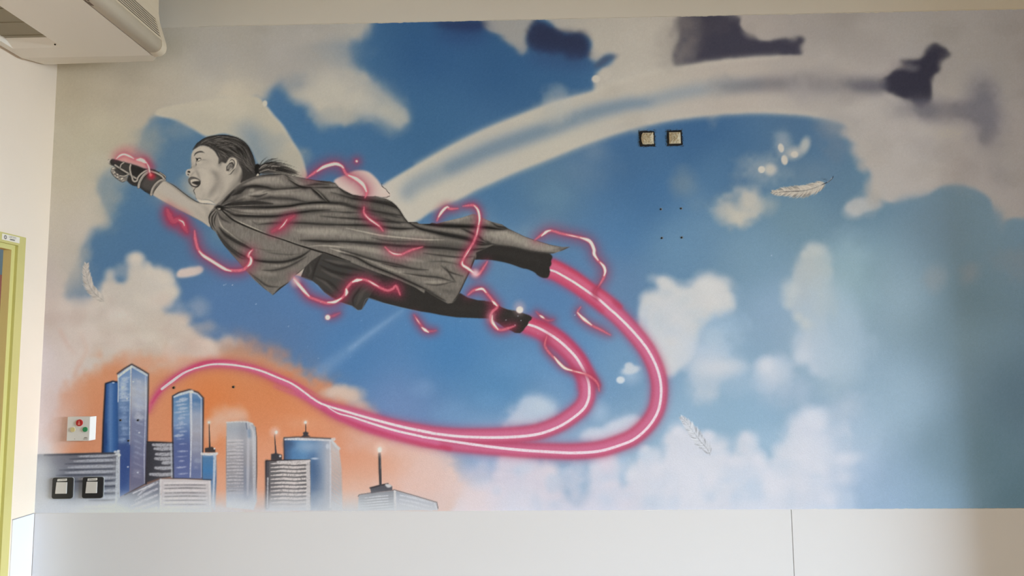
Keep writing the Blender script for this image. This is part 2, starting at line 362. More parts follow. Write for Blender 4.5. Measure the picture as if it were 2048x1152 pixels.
cloud([(920,1100),(930,980),(980,960),(992,930),(1010,905),(1040,902),(1066,914),(1072,940),(1090,924),(1112,936),(1120,958),(1126,990),(1160,1010),(1182,980),(1180,930),(1200,910),(1230,908),
       (1240,940),(1240,985),(1256,1010),(1262,1100)], CLOUD, 9, 0.9, k=.4)
puff(1155, 955, 26, 32, (164,187,210), .6, 0, noise=.7); puff(1247, 935, 12, 36, (150,184,210), .7, .1); puff(960, 950, 40, 30, (196,196,212), .6, 0, noise=.7)
puff(940, 985, 50, 40, (222,208,208), .6, 0, noise=.7); puff(1100, 950, 24, 20, (222,214,220), .7, .2); puff(1215, 930, 20, 24, (222,206,216), .6, .2)
cloud([(1000,840),(1020,828),(1040,806),(1062,796),(1090,792),(1112,806),(1122,826),(1096,846),(1050,852),(1010,856)], CLOUD, 9, 0.8, k=.4)
puff(1080, 810, 30, 20, (196,208,218), .5, .1, noise=.6); puff(1110, 770, 40, 30, (120,158,194), .4, 0, noise=.6); puff(1060, 730, 60, 36, (104,150,192), .35, 0, noise=.6)
cloud([(1150,874),(1170,858),(1206,852),(1230,836),(1262,832),(1284,842),(1276,860),(1240,876),(1190,884)], CLOUD, 7, 0.9, k=.35)
puff(1200, 825, 20, 22, (170,192,212), .6, 0); puff(1262, 750, 22, 20, (176,196,214), .6, 0)
puff(1241, 760, 9, 7.5, (206,215,222), 1, 0.7); puff(1262, 740, 20, 9, (200,208,214), .9, .5, -.2); puff(1258, 732, 10, 8, (198,206,212), .9, .5)
puff(850, 775, 26, 20, (120,152,190), .6, 0, noise=.6); puff(905, 825, 40, 28, (118,156,194), .5, 0, noise=.6); puff(980, 800, 30, 20, (116,158,196), .3, 0)
puff(945, 440, 40, 34, (122,146,160), .55, 0, noise=.6); puff(1110, 395, 36, 30, (100,134,156), .5, 0, noise=.6); puff(1170, 340, 60, 44, (104,128,148), .5, 0, noise=.5)
puff(1190, 300, 30, 26, (124,140,152), .4, 0); puff(1090, 450, 40, 26, (118,140,158), .3, 0); puff(1040, 470, 30, 20, (124,146,160), .4, 0, noise=.6)
puff(450, 470, 40, 26, (116,140,150), .5, 0, noise=.5); puff(290, 320, 40, 30, (130,140,138), .45, 0, noise=.6); puff(372, 262, 34, 16, (120,138,146), .4, 0, noise=.6)
puff(402, 378, 46, 32, (182,174,153), .9, .2, noise=.5); puff(378, 366, 20, 20, (150,152,144), .5, 0)
puff(150, 540, 24, 60, (176,170,158), .5, 0, noise=.6); puff(160, 590, 24, 20, (150,156,160), .5, 0, noise=.6)
puff(300, 440, 60, 50, (74,112,146), .4, 0); puff(330, 395, 30, 24, (128,132,140), .4, 0)
# grey modelling inside the pale banks
for x, y, rx, ry, c, a in [(150,190,70,50,(162,152,126),.4),(320,130,80,50,(168,160,140),.4),(250,210,60,40,(172,164,142),.4),(420,130,60,44,(154,150,140),.5),
      (520,110,70,40,(152,149,140),.4),(640,150,40,24,(168,163,150),.5),(480,190,40,26,(186,176,152),.6),(440,240,40,20,(176,170,152),.5),(220,270,60,50,(176,168,140),.4),
      (130,360,50,60,(182,174,148),.4),(560,100,40,30,(160,156,148),.4),(700,200,30,30,(186,180,162),.5),(340,80,40,30,(148,144,126),.35),(200,110,60,40,(160,150,124),.4)]:
    puff(x, y, rx, ry, c, a, 0, noise=.9)
# soft diagonal ray under the legs
stroke([(806,622),(740,668),(690,706),(640,744)], [6,14,20,26], (150,176,204), 8, .30, blurred=5)
stroke([(806,620),(750,660),(700,698)], [3,6,8], (168,188,208), 4, .28, blurred=2.5)

# the pale trail arcing to the right, and the ring of light behind the head -----
TR = lab('painted_light_trail')
top = [(758,384),(768,368),(833,329),(899,292),(966,259),(1032,232),(1098,207),(1148,192),(1188,181),(1240,163),(1300,146),(1355,133),(1410,125),(1483,117),(1556,112),(1612,112),
       (1680,130),(1740,150),(1770,172)]
bot = [(1750,250),(1700,250),(1647,237),(1610,230),(1556,225),(1483,225),(1410,231),(1355,238),(1298,249),(1231,269),(1165,292),(1098,319),(1032,345),(978,369),(951,381),(920,398),(867,421),
       (834,443),(800,450)]
tp = spl(top + bot, True, 3.0)
x0, y0, m = fill(tp, 12); m = blur(m, 2.2)
xx = np.arange(x0, x0 + m.shape[1])
m = m * np.clip((1740 - xx) / 110.0, 0, 1)[None]
comp(x0, y0, m, CLOUD, 0.97, TR)
core = [(815,385),(833,368),(899,336),(966,305),(1032,280),(1098,257),(1165,232),(1231,214),(1298,202),(1373,184),(1446,174),(1519,168)]
stroke(core, [30,34,34,30,24,20,14], (112,132,146), 14, .62, blurred=7)
stroke(core[2:9], [20,24,22,16], (92,118,140), 10, .5, blurred=6)
stroke([(1446,176),(1519,169),(1592,165),(1665,168),(1720,171),(1756,172)], [12,26,36,36,28], (112,109,111), 12, .8, blurred=7)
stroke([(1620,166),(1690,170),(1760,172)], [8,20,26], (84,82,88), 10, .6, blurred=6)
stroke(top[2:15], 10, (196,189,171), 6, .35, blurred=3); stroke(bot[1:17], 12, (188,181,164), 6, .35, blurred=3)
puff(1192, 158, 9, 8, (192,184,168), 1, .7); puff(1210, 150, 14, 14, (182,175,160), .9, .4)
RG = lab('painted_light_ring')
ring = [(508,193),(532,213),(548,233),(565,252),(581,279),(598,306),(608,332),(611,356),(560,352),(520,330),(496,290),(452,268),(415,272),(385,256),(352,239),(312,229),(330,214),(420,200)]
x0, y0, m = fill(spl(ring, True, 3), 10); comp(x0, y0, blur(m, 1.6), (180,173,152), .97, RG)
poly([(470,262),(490,246),(516,258),(540,296),(556,330),(540,350),(520,330),(508,310),(496,290)], (126,140,146), 13, .9)
poly([(500,266),(520,282),(534,312),(524,330),(506,300)], (104,128,142), 10, .6)
stroke(ring[1:8], 5, (192,185,165), 2, .7, blurred=1.2); stroke([(312,229),(352,240),(385,257),(416,274)], 5, (186,180,160), 2, .5, blurred=1.2)
puff(530, 207, 5, 6.5, (196,188,166), 1, .75)
poly([(668,364),(690,350),(712,341),(735,343),(752,356),(764,372),(780,392),(740,396),(700,392)], (206,186,172), 1.6, .97, RG)

pr = np.random.default_rng(31)
def billows(pts, r, col, a=.5, n=None, hard=.08):
    q = spl(pts, False, 4.0)
    for i in range(n or int(len(q) * 4 / (r * .9))):
        x, y = q[pr.integers(len(q))]; k = r * (.6 + .9 * pr.random()); puff(x + r * .5 * (pr.random() - .5), y + r * .5 * (pr.random() - .5), k, k * (.75 + .3 * pr.random()), col, a * (.6 + .5 * pr.random()), hard, noise=.35)
# right of the middle: haze on the lee side of the big clouds
for x, y, rx, ry, c, a in [(1690,560,50,90,(150,176,184),.6),(1680,660,40,80,(166,186,198),.7),(1662,600,22,44,(168,182,186),.7),(1674,730,40,40,(172,190,202),.7),(1640,600,20,50,(176,186,186),.4),
      (1455,690,46,40,(164,188,206),.6),(1470,650,24,40,(160,184,200),.5),(1425,700,40,26,(182,198,212),.6),(1350,690,40,44,(198,206,212),.5),(1345,630,30,30,(188,197,202),.55),(1390,640,24,30,(194,200,202),.5),(1300,660,26,30,(194,203,208),.5),
      (1480,760,50,30,(168,190,208),.5),(1700,930,50,80,(176,194,212),.7),(1740,860,70,60,(160,184,200),.5),(1690,820,40,30,(182,194,206),.6),(1725,980,50,60,(160,184,208),.7)]:
    puff(x, y, rx, ry, c, a, 0, noise=.6)
billows([(1287,600),(1314,586),(1309,560),(1336,560),(1356,578),(1394,558),(1436,560),(1456,584),(1466,610)], 15, (205,205,201), .55)
billows([(1330,600),(1360,640),(1340,690),(1330,730)], 20, (205,206,205), .5); billows([(1400,590),(1430,610)], 18, (206,205,201), .5)
billows([(1585,560),(1574,594),(1588,626),(1612,650)], 13, (192,198,196), .5); billows([(1600,670),(1594,698),(1606,722),(1630,744)], 14, (195,204,212), .5); billows([(1606,510),(1626,492),(1646,500)], 13, (186,190,184), .5)
billows([(1258,962),(1276,924),(1290,900),(1306,904),(1316,926)], 12, (214,217,225), .6); billows([(1336,880),(1350,860),(1380,872),(1420,876),(1446,894),(1458,928)], 18, (217,219,227), .55)
billows([(1482,900),(1492,872),(1508,890),(1520,920)], 15, (212,216,225), .5); billows([(1556,912),(1580,870),(1602,836),(1640,834),(1660,850)], 18, (209,214,223), .5); billows([(1580,900),(1610,890),(1640,900),(1640,950)], 24, (213,217,225), .5)
billows([(1692,256),(1700,284),(1728,304),(1728,326),(1742,360),(1750,392)], 13, (172,164,152), .55); billows([(1740,300),(1770,350),(1800,380)], 26, (168,160,149), .4)
for i in range(70):
    x, y = 1250 + 450 * pr.random(), 905 + 110 * pr.random(); puff(x, y, 10 + 20 * pr.random(), 8 + 18 * pr.random(), (190,206,222) if i % 3 == 0 else (219,221,229), .35, 0, noise=.8)
for i in range(40):
    x, y = 960 + 290 * pr.random(), 925 + 90 * pr.random(); puff(x, y, 10 + 18 * pr.random(), 8 + 16 * pr.random(), (182,200,218) if i % 3 == 0 else (219,213,221), .35, 0, noise=.8)
for x, y, rx, ry, c, a in [(1445,652,44,22,(158,184,204),.65),(1425,672,34,20,(172,192,206),.6),(1470,640,22,26,(148,176,198),.55),(1474,596,14,26,(140,168,188),.5),(1330,585,22,12,(178,190,196),.45),(1370,600,20,16,(190,198,200),.5),(1318,640,22,18,(186,196,202),.5),
      (1385,625,26,14,(192,199,202),.55),(1345,665,26,20,(190,199,206),.5),(1300,610,16,18,(190,198,202),.4),(1395,725,40,26,(192,202,211),.6),(1440,732,40,20,(204,209,215),.6),(1360,720,24,26,(200,206,211),.5),(1290,650,12,40,(172,188,202),.4),(1415,575,20,14,(210,210,205),.5),(1440,600,18,18,(208,208,204),.4)]:
    puff(x, y, rx, ry, c, a, 0, noise=.8)
# grey weather, upper right
for x, y, rx, ry, c, a in [(1905,226,80,26,(126,122,121),.55),(1972,228,36,74,(112,110,113),.5),(1950,180,26,40,(116,113,114),.4),(1990,300,30,40,(130,125,122),.35),(1840,215,50,26,(88,86,92),.35),(1350,90,36,50,(134,128,120),.5),(1372,60,26,30,(96,92,94),.4),
      (1660,150,60,26,(158,150,140),.5),(1700,80,70,40,(146,139,130),.4),(1620,190,60,20,(150,144,138),.4),(1790,250,50,40,(160,152,143),.5),(1930,330,50,40,(150,143,137),.4),(1680,250,40,22,(150,144,138),.4)]:
    puff(x, y, rx, ry, c, a, 0, noise=.7)
puff(1508, 58, 24, 20, (160,152,141), .9, .3); puff(1530, 62, 22, 19, (164,156,145), .95, .5); puff(1556, 56, 30, 20, (160,152,142), .8, .2); billows([(1886,110),(1892,140),(1876,160)], 12, (150,143,134), .5)
billows([(1800,124),(1780,140),(1762,156)], 9, (150,142,134), .5)
# upper left: puffs lifting off the bank, haze round the raised fist
for x, y, rx, ry, c, a in [(690,104,52,26,(112,130,142),.5),(640,120,40,26,(146,146,140),.5),(290,292,34,44,(152,152,138),.55),(262,322,34,40,(164,160,142),.5),(215,360,34,50,(168,164,146),.5),(206,420,30,40,(166,164,148),.5),(330,262,40,18,(120,136,140),.4),
      (450,215,50,22,(186,179,158),.6),(400,240,40,14,(176,170,150),.5),(560,140,50,26,(158,154,144),.5),(590,165,30,20,(138,142,140),.5),(150,500,26,60,(182,174,156),.5),(166,560,24,30,(160,160,154),.4)]:
    puff(x, y, rx, ry, c, a, 0, noise=.7)
billows([(590,180),(620,200),(650,222),(680,230),(730,216)], 16, (184,178,160), .5); billows([(650,170),(700,190),(750,215),(790,240)], 24, (184,179,161), .45)
billows([(215,545),(230,548),(258,528),(272,512),(288,520),(300,540),(340,560),(346,590)], 12, (203,194,178), .55); billows([(200,600),(240,620),(300,590),(330,600)], 22, (202,193,177), .45); billows([(340,630),(370,640),(380,665),(420,690)], 13, (204,190,174), .5)
billows([(150,690),(190,670),(240,690),(300,690)], 20, (206,192,178), .45); billows([(340,706),(390,694),(440,704)], 16, (208,184,168), .5); billows([(250,720),(330,722),(400,712)], 20, (204,164,140), .4)
billows([(160,450),(140,520),(136,580)], 22, (188,180,164), .5)
for i in range(50):
    x, y = 100 + 330 * pr.random(), 600 + 110 * pr.random(); puff(x, y, 12 + 20 * pr.random(), 8 + 14 * pr.random(), (214,202,188) if i % 2 else (190,172,158), .3, 0, noise=.8)
for i in range(150):      # slight unevenness of the airbrush in the pale banks
    x, y = 100 + 640 * pr.random(), 50 + 300 * pr.random()
    if i > 70: x, y = 1100 + 960 * pr.random(), 30 + 380 * pr.random()
    c = CAN[int(y), int(x)]
    if c[2] < c[0] + 6 and c.mean() > 130: puff(x, y, 18 + 26 * pr.random(), 12 + 18 * pr.random(), tuple(c + (pr.random() - .55) * 22), .45, 0, noise=1.0)
# ------------------------------------------------------------ pink trails -----
PK1 = lab('painted_pink_trail'); PK2 = lab('painted_pink_trail')
A = T(FT, [(385,640),(460,665),(560,720),(680,790),(800,870),(930,960),(1010,1015),(1150,1140)]) + T(SE, [(100,320),(180,400),(260,495),(310,580),(340,660),(352,740),(345,830),(320,900),(270,970),
    (200,1030),(120,1065),(0,1100)]) + T(SF, [(950,648),(800,643),(600,630),(400,608),(200,580),(0,550)]) + T(BB, [(1800,295),(1600,250),(1400,190),(1250,140),(1130,108)]) + [(652,812)]
B = T(CE, [(805,530),(870,550),(950,590),(1050,655),(1130,725),(1200,800),(1250,880),(1280,940),(1305,1010),(1310,1080)]) + T(SF, [(1030,310),(1000,370),(930,430),(850,480),(750,520),(650,540),
    (500,550),(350,550),(200,543),(50,525)]) + T(BB, [(1900,270),(1700,230),(1500,180),(1300,125),(1200,95),(1050,50),(950,5)]) + T(SG, [(1600,1060),(1500,1015),(1400,975),(1300,950),(1200,937),
    (1100,937),(1000,960),(900,1010),(800,1085),(740,1170),(714,1225)])
def side(path, d):
    q = spl(path, False, 4.0); t = np.gradient(q, axis=0); t /= np.hypot(*t.T)[:, None] + 1e-9
    dd = np.interp(np.linspace(0, 1, len(q)), np.linspace(0, 1, len(d)), d) if isinstance(d, list) else d
    return list(map(tuple, q + np.stack([-t[:, 1], t[:, 0]], 1) * np.reshape(dd, (-1, 1))))
CR = (184,64,92); PINK = (202,110,142); PALE = (241,222,228)
def trail(path, w, off, cuts, lb, halo):
    body = side(path, off); w = [v * .88 for v in w]
    stroke(body, [v + 10 for v in w], (166,66,100), 6, .5, blurred=6)
    stroke(body, [v + 2 for v in w], CR, 4, .85, lb, blurred=2.4)
    stroke(body, [v * .8 for v in w], PINK, 6, .92, blurred=3)
    stroke(body, [max(1, v * .3) for v in w], (203,116,150), 5, .6, blurred=3)
    CAN[:] = CAN
trail(A, [38,36,35,34,34,34,33,31,30,28,24,20,10], [-1,0,0,2,4,5,4,2,0,-5,-7,-8,-4], 0, PK1, 0)
trail(B, [36,35,34,34,33,32,30,27,23,18,15,14,12,12,9,3], [1,2,3,5,5,4,2,0,-1,2,-3,-4,0,1,1,0], 0, PK2, 0)
# broad pink apron where both join and run back to the city
stroke(T(SG, [(1480,1068),(1560,1100),(1700,1150)]) + [(660,822),(720,852),(790,872)], [3,8,13,13,10], (196,92,128), 4, .75, PK1, blurred=2)
stroke(T(BB, [(1000,70),(1200,165),(1400,238),(1600,292),(1800,345),(2048,398)]), [3,6,8,9,9,9], (190,66,98), 4, .8, PK1, blurred=2.4)
stroke(T(BB, [(1050,75),(1250,150),(1450,215),(1700,290),(1950,350)]), [3,8,11,12,10], (208,112,150), 4, .8, blurred=2.5)
stroke(T(SG, [(740,1170),(780,1110),(850,1040),(950,975),(1050,930),(1150,915),(1250,918)]), [3,6,7,7,6,4,2], (190,72,104), 2, .85, blurred=1)
stroke(T(SG, [(1250,930),(1350,948),(1500,1000),(1650,1070),(1760,1130)]), [3,5,6,5,.5], (196,86,112), 2, .8, blurred=1)
# crimson upper edges of the two tubes as they leave the feet
stroke(T(FT, [(425,520),(560,590),(700,670),(830,760),(960,860),(1100,950),(1240,1060),(1290,1110)]), [8,9,8,7,7,8], (196,54,78), 5, .75, PK1, blurred=2)
stroke(T(FT, [(395,720),(520,770),(660,860),(800,960),(950,1090),(1050,1160)]), [6,7,8,9,9], (190,58,86), 5, .6, PK1, blurred=3)
stroke(T(CE, [(840,500),(960,530),(1080,600),(1180,690),(1270,800),(1340,930),(1385,1030)]), [8,8,8,8,9,9], (192,56,88), 4, .7, PK2, blurred=2)
stroke(T(CE, [(760,585),(860,625),(940,665),(1020,730),(1100,800),(1160,870),(1210,960),(1225,1060)]), [7,8,9,9,8,8], (190,70,104), 5, .55, PK2, blurred=3)
stroke(T(FT, [(420,560),(560,640),(720,740),(880,850),(1000,930),(1150,1040)]), [7,9,10,10], (214,116,140), 6, .55, blurred=3)
for path, nf in ((A, 9), (B, 6)):      # warmer red where the trails leave the feet
    stroke(path[:nf], [22, 20, 16, 10, 2], (196,80,102), 10, .5, blurred=5)
# shell highlights
q = spl(A, False, 1.0); jit = FINE[100, :len(q)] * .35
stroke(A, [4,4.6,4.8,5.2,5.2,5.2,5.2,5.6,5.6,5.6,5.2,4.8,4.6,4,1.5], PALE, 1.0, .95, PK1, dry=.12)
stroke(B[:-4], [4.6,5.2,5.2,5.2,5.2,5.2,5.6,5.6,5.2,5.2,5.6,5,4.6,4,3.6,3.6,3.8,3.6,3], (241,222,226), 1.0, .95, PK2, dry=.12)
stroke(T(SG, [(800,1085),(860,1040),(930,990),(1000,960)]), [5,5.5,4.5,3], (240,210,208), 1, .9, dry=.1)
# ------------------------------------------------------------- the girl ------
def g(v): return (v * 1.035, v * .985, v * (.93 - .045 * min(1, v / 180)))
SKIN = 170
L_BODY = lab('shorts'); L_LEG1 = lab('leg'); L_LEG2 = lab('leg'); L_CAPE = lab('cape'); L_ARM = lab('arm'); L_GLOVE = lab('glove'); L_FIST = lab('fist')
L_FACE = lab('face'); L_EAR = lab('ear'); L_HAIR = lab('hair'); L_TAIL = lab('ponytail')
def F(crop, pts, w, v, soft=1.6, a=.9, lb=None, bl=0.7, dry=.0):
    n = len(pts)
    ww = [w * .25] + [w] * max(1, n - 2) + [w * .25] if not isinstance(w, list) else w
    stroke(T(crop, pts), ww, g(v) if not isinstance(v, tuple) else v, soft, a, lb, blurred=bl, dry=dry)
# far arm glow of the body's underside on the sky: legs first
leg1 = T(CD, [(430,570),(600,480),(720,490),(900,530),(1050,565),(1150,585),(1195,608),(1224,640),(1212,680),(1214,712),(1196,742),(1200,775),(1194,815),(1175,843),(1130,843),(1085,822),(1046,788),
    (980,760),(930,750),(800,705),(650,675),(520,668),(470,662)])
poly(leg1, g(43), .6, 1, L_LEG1)
F(CD, [(560,590),(750,610),(950,650),(1150,690)], 10, 50, 4, .5, bl=3); F(CD, [(1060,640),(1090,700),(1080,760)], 7, 52, 3, .5, bl=2); F(CD,[(520,640),(700,650),(900,700)],6,36,3,.5,bl=2)
for p in ([(1195,660),(1205,672)],[(1198,725),(1206,730)],[(1190,778),(1202,785)]): F(CD, p, 2, 25, 1, .8)
leg2 = T(CB, [(745,650),(770,570),(840,400),(1000,420),(1200,500),(1440,640)]) + T(CE, [(170,300),(250,272),(310,308),(390,330),(460,335),(520,345),(580,382),(640,406),(700,416),(770,438),(820,456),(840,472),
    (834,492),(812,508),(806,530),(780,560),(768,580),(740,602),(700,600),(655,575),(610,555),(560,520),(500,482),(400,480),(220,472),(100,455),(0,435)]) + T(CB, [(1250,782),(1080,745),(900,700)])
poly(leg2, g(45), .6, 1, L_LEG2, smooth=False)
F(CE, [(60,400),(250,400),(450,410)], 12, 52, 5, .6, bl=3); F(CB, [(800,620),(950,640),(1150,700)], 9, 56, 4, .5, bl=3); F(CB, [(900,520),(1100,590),(1300,680)], 10, 50, 4, .5, bl=3)
F(CE, [(600,430),(700,470),(780,500)], 8, 54, 4, .5, bl=2.5)
stroke(T(CE, [(455,336),(520,346),(560,366),(600,392),(680,415)]), 1.4, (120,132,150), .8, .6)
shorts = T(CB, [(150,330),(200,290),(320,200),(480,240),(700,330),(850,390),(900,470),(800,580),(765,640),(735,690),(690,765),(650,770),(610,742),(600,732),(550,715),(480,690),(400,650),(330,600),(270,530),(210,488),(105,450)])
poly(shorts, g(60), .6, 1, L_BODY, smooth=False, tex=.05)
poly(T(CB, [(135,360),(150,345),(105,447),(45,432)]), g(178), .6, 1, L_BODY, smooth=False)
poly(T(CB, [(150,335),(300,235),(250,340),(210,488),(105,450)]), g(56), .6, 1, smooth=False)
for p, w, v in [([(310,290),(450,340),(600,370),(720,400)],5,42),([(340,285),(450,310),(600,330)],7,86),([(300,380),(400,430),(520,480)],7,84),([(290,340),(400,395),(550,430),(650,430)],6,40),
      ([(240,440),(400,520),(480,600)],7,44),([(250,460),(340,510),(420,590)],6,84),([(300,240),(245,360),(212,488)],2.6,28),([(265,300),(225,400),(205,450)],3,48),
      ([(165,350),(130,440)],2,80),([(190,330),(200,400),(180,440)],4,80),([(640,720),(690,610),(745,560)],9,76),([(612,735),(605,660),(650,590),(700,520)],3,32),
      ([(560,640),(600,560),(680,500)],9,48),([(470,660),(530,600)],6,46),([(320,560),(440,650),(560,700)],4,44),([(800,440),(900,470),(840,540)],10,44),
      ([(460,290),(600,340),(760,400)],4,70)]:
    F(CB, p, w, v, 2.2, .8, bl=1.0)
stroke(T(CB, [(105,450),(210,488),(330,600),(480,690),(600,732),(650,772),(690,765),(745,655),(900,703),(1080,748),(1250,785)]), 1.2, (150,168,186), .8, .35)

# arm
arm = T(FA, [(720,700),(840,718),(950,780),(1080,880),(1180,950),(1285,1000),(1400,1010),(1500,1022),(1480,1100),(1500,1230)]) + T(CF, [(535,330),(522,392),(440,332),(300,258),(150,183),(0,98)]) + T(FA, [(690,905),(640,860)])
poly(arm, g(SKIN), .6, 1, L_ARM, smooth=False)
F(FA, [(720,760),(850,830),(1000,930),(1150,1010),(1300,1060)], 12, (176,168,154), 6, .8, bl=3)
F(FA, [(700,880),(830,960),(1000,1050),(1200,1130)], 8, (186,166,146), 5, .8, bl=2.5)
F(FA, [(840,722),(950,784),(1080,885),(1180,955),(1285,1004)], 5, 118, 3, .8, bl=1.8)
F(FA, [(836,716),(950,778),(1080,878),(1180,948),(1285,998),(1480,1018)], 1.5, 30, .8, .95, bl=.3)
F(FA, [(1280,1030),(1380,1080),(1400,1150)], 8, 152, 4, .7, bl=2.5); F(CF, [(330,180),(420,260),(500,330)], 7, 158, 4, .6, bl=2.5); F(CF, [(480,190),(500,260),(505,340)], 7, 146, 4, .7, bl=2.5)
F(CF, [(0,98),(150,183),(300,258),(440,332),(520,390)], 1.2, 120, .9, .7, bl=.3)
F(FA, [(760,880),(900,960),(1000,1030)], 5, (178,158,140), 3, .5, bl=2)

# glove and fist
glow_pts = T(GL, [(280,290),(330,220),(420,160),(540,130),(680,160),(830,220),(960,260),(1060,360),(1120,470),(1060,500),(900,460),(700,400),(500,340)])
poly(glow_pts, (186,120,116), 7, .75)
poly(T(GL, [(290,285),(400,195),(500,160),(620,190),(720,240),(840,260),(960,310),(1030,380),(1060,470),(1020,490),(940,470),(800,415),(600,360),(430,315)]), (202,150,138), 2.0, .9)
stroke(T(GL, [(240,240),(300,160),(420,90),(560,60),(720,90),(860,170),(1010,220),(1100,330),(1160,420)]), [8,13,16,16,14,14,12,8], (184,92,98), 8, .42, blurred=5)
stroke(T(GL, [(940,240),(1040,310),(1110,420),(1180,470)]), [7,9,10,8], (150,50,70), 5, .55, blurred=3.5)
fist = T(GL, [(195,500),(215,470),(250,448),(330,462),(420,540),(520,630),(572,662),(572,730),(545,765),(500,785),(440,792),(400,770),(360,740),(310,705),(262,660),(225,610),(200,560)])
poly(fist, g(150), .6, 1, L_FIST)
poly(T(GL, [(265,520),(330,470),(430,530),(548,625),(480,655),(400,640),(330,600)]), g(58), .7, 1, L_FIST, smooth=False)
poly(T(GL, [(440,660),(560,668),(575,735),(520,780),(480,700)]), g(108), 1.2, .9)
for x, y, rx, ry, r in [(250,487,40,18,-.2),(268,585,34,34,.7),(345,632,30,22,.8),(362,682,48,24,-.15),(448,722,42,24,-.6)]:
    puff(*T(GL, [(x,y)])[0], rx / 11.52 + 1, ry / 11.52 + 1, g(62), .9, .6, r); puff(*T(GL, [(x,y-4)])[0], rx / 11.52, ry / 11.52, g(188), 1, .6, r)
F(GL, [(195,500),(200,560),(225,612),(265,662),(315,708),(370,745),(420,780),(470,795),(540,768)], 1.3, 40, .8, .9, bl=.2)
F(GL, [(230,540),(290,610),(330,640),(400,690),(480,690)], 1.3, 46, .8, .8, bl=.3)
poly(T(GL, [(120,310),(135,285),(175,272),(200,280),(190,350),(150,360),(128,345)]), g(172), .5, 1, L_FIST)
F(GL, [(122,310),(140,280),(180,270)], 1, 50, .7, .8, bl=.2); F(GL, [(128,345),(150,365),(190,395),(270,432)], 1.2, 40, .7, .8, bl=.2)
glove = T(GL, [(190,285),(225,262),(300,275),(450,325),(600,362),(800,418),(950,478),(1030,492),(1120,490),(1200,508),(1300,565),(1400,610),(1450,660),(1455,700),(1428,722),(1440,760),(1380,780),(1270,860),(1190,970),(1150,1085),
    (1085,1080),(980,1010),(870,935),(800,898),(700,868),(620,815),(562,762),(580,690),(600,650),(545,640),(440,560),(330,490),(265,432),(190,388),(165,340)])
poly(glove, g(46), .6, 1, L_GLOVE, smooth=False)
poly(T(GL, [(430,470),(470,370),(620,390),(600,600)]), g(62), 1, .8, smooth=False)
poly(T(GL, [(880,880),(960,720),(1080,620),(1250,640),(1380,700),(1250,820),(1120,1000),(1000,980)]), g(76), 2.0, .8, smooth=False)
poly(T(GL, [(660,420),(900,490),(960,530),(800,660),(680,620)]), g(36), 1, .8, smooth=False)
STR = g(158)
for p, w in [([(290,405),(420,490),(600,600),(720,680),(815,735)],3),([(495,345),(430,395),(408,470)],2.4),([(650,395),(632,480),(650,590),(682,680),(700,750),(740,782),(795,765),(815,700),(880,620),(985,545),(1060,520)],3.2),
      ([(400,650),(500,662),(600,622)],2.4),([(1090,545),(960,635),(880,750),(845,840),(832,915)],4.6),([(1435,745),(1330,765),(1230,845),(1155,960),(1122,1085)],4.4),([(1130,552),(1250,592),(1360,655),(1420,725)],3.4),([(1320,575),(1430,650),(1450,690)],1.6)]:
    stroke(T(GL, p), w + 1.4, g(34), .8, .8); stroke(T(GL, p), w, STR, .9, 1)
for p, w in [([(1080,558),(970,640),(890,750),(855,840)],1.6),([(1400,750),(1300,800),(1200,900),(1135,1060)],1.6)]: stroke(T(GL, p), w, g(122), .8, .8)
F(GL, [(560,765),(620,818),(700,870),(800,900)], 1.3, 24, .8, .9, bl=.2); F(GL, [(870,938),(980,1012),(1090,1085)], 1.3, 24, .8, .9, bl=.2)
F(GL, [(1165,1100),(1200,990),(1290,870),(1380,795)], 1.8, 28, .9, .9, bl=.3)

# face
face = T(FC, [(185,75),(150,120),(130,170),(118,250),(122,330),(128,380),(120,440),(90,462),(45,478),(20,525),(34,578),(72,602),(80,622),(62,660),(68,700),(95,745),(130,790),(165,840),(165,878),(190,930),(205,970),(203,1005),(230,1042),
    (290,1057),(400,1050),(480,1065),(545,1100),(592,1148)]) + T(FA, [(1500,1040),(1600,980),(1720,880),(1830,780),(1990,680),(1960,560),(1810,440),(1700,390),(1560,330),(1400,262)]) + T(FC, [(330,5),(250,25)])
poly(face, g(SKIN), .6, 1, L_FACE, smooth=False)
# nose and brow side shading
for p, w, v, bl in [([(140,180),(130,260),(132,340),(140,420)],4,150,2),([(200,470),(240,540),(275,620),(295,680)],5,118,1.6),([(130,440),(200,440),(300,420),(420,440)],5,142,1.6),([(150,430),(190,400),(215,370)],4,112,1.4),
      ([(300,300),(420,290),(500,300)],6,146,2),([(230,380),(330,360),(430,330)],4,148,1.6),([(480,490),(560,510),(610,580),(630,680),(600,780),(530,890),(450,980)],9,122,3),([(520,500),(590,560),(620,650)],6,112,2.2),
      ([(600,760),(540,860),(470,950)],6,116,2.2),([(640,340),(650,400),(690,360)],8,120,2.4),([(330,1030),(360,960),(370,900)],5,138,2),([(420,1030),(470,980),(520,900)],6,140,2),([(280,950),(320,900),(340,840)],4,146,1.8),
      ([(690,720),(720,820),(690,920),(620,1020),(560,1090)],7,150,3),([(540,1100),(600,1050),(650,1000)],3,124,1.2),([(300,760),(320,820),(300,880)],4,150,1.6),([(215,1000),(300,1040),(420,1035)],4,150,1.8)]:
    F(FC, p, w * .62, v, 2.5, .75, bl=bl)
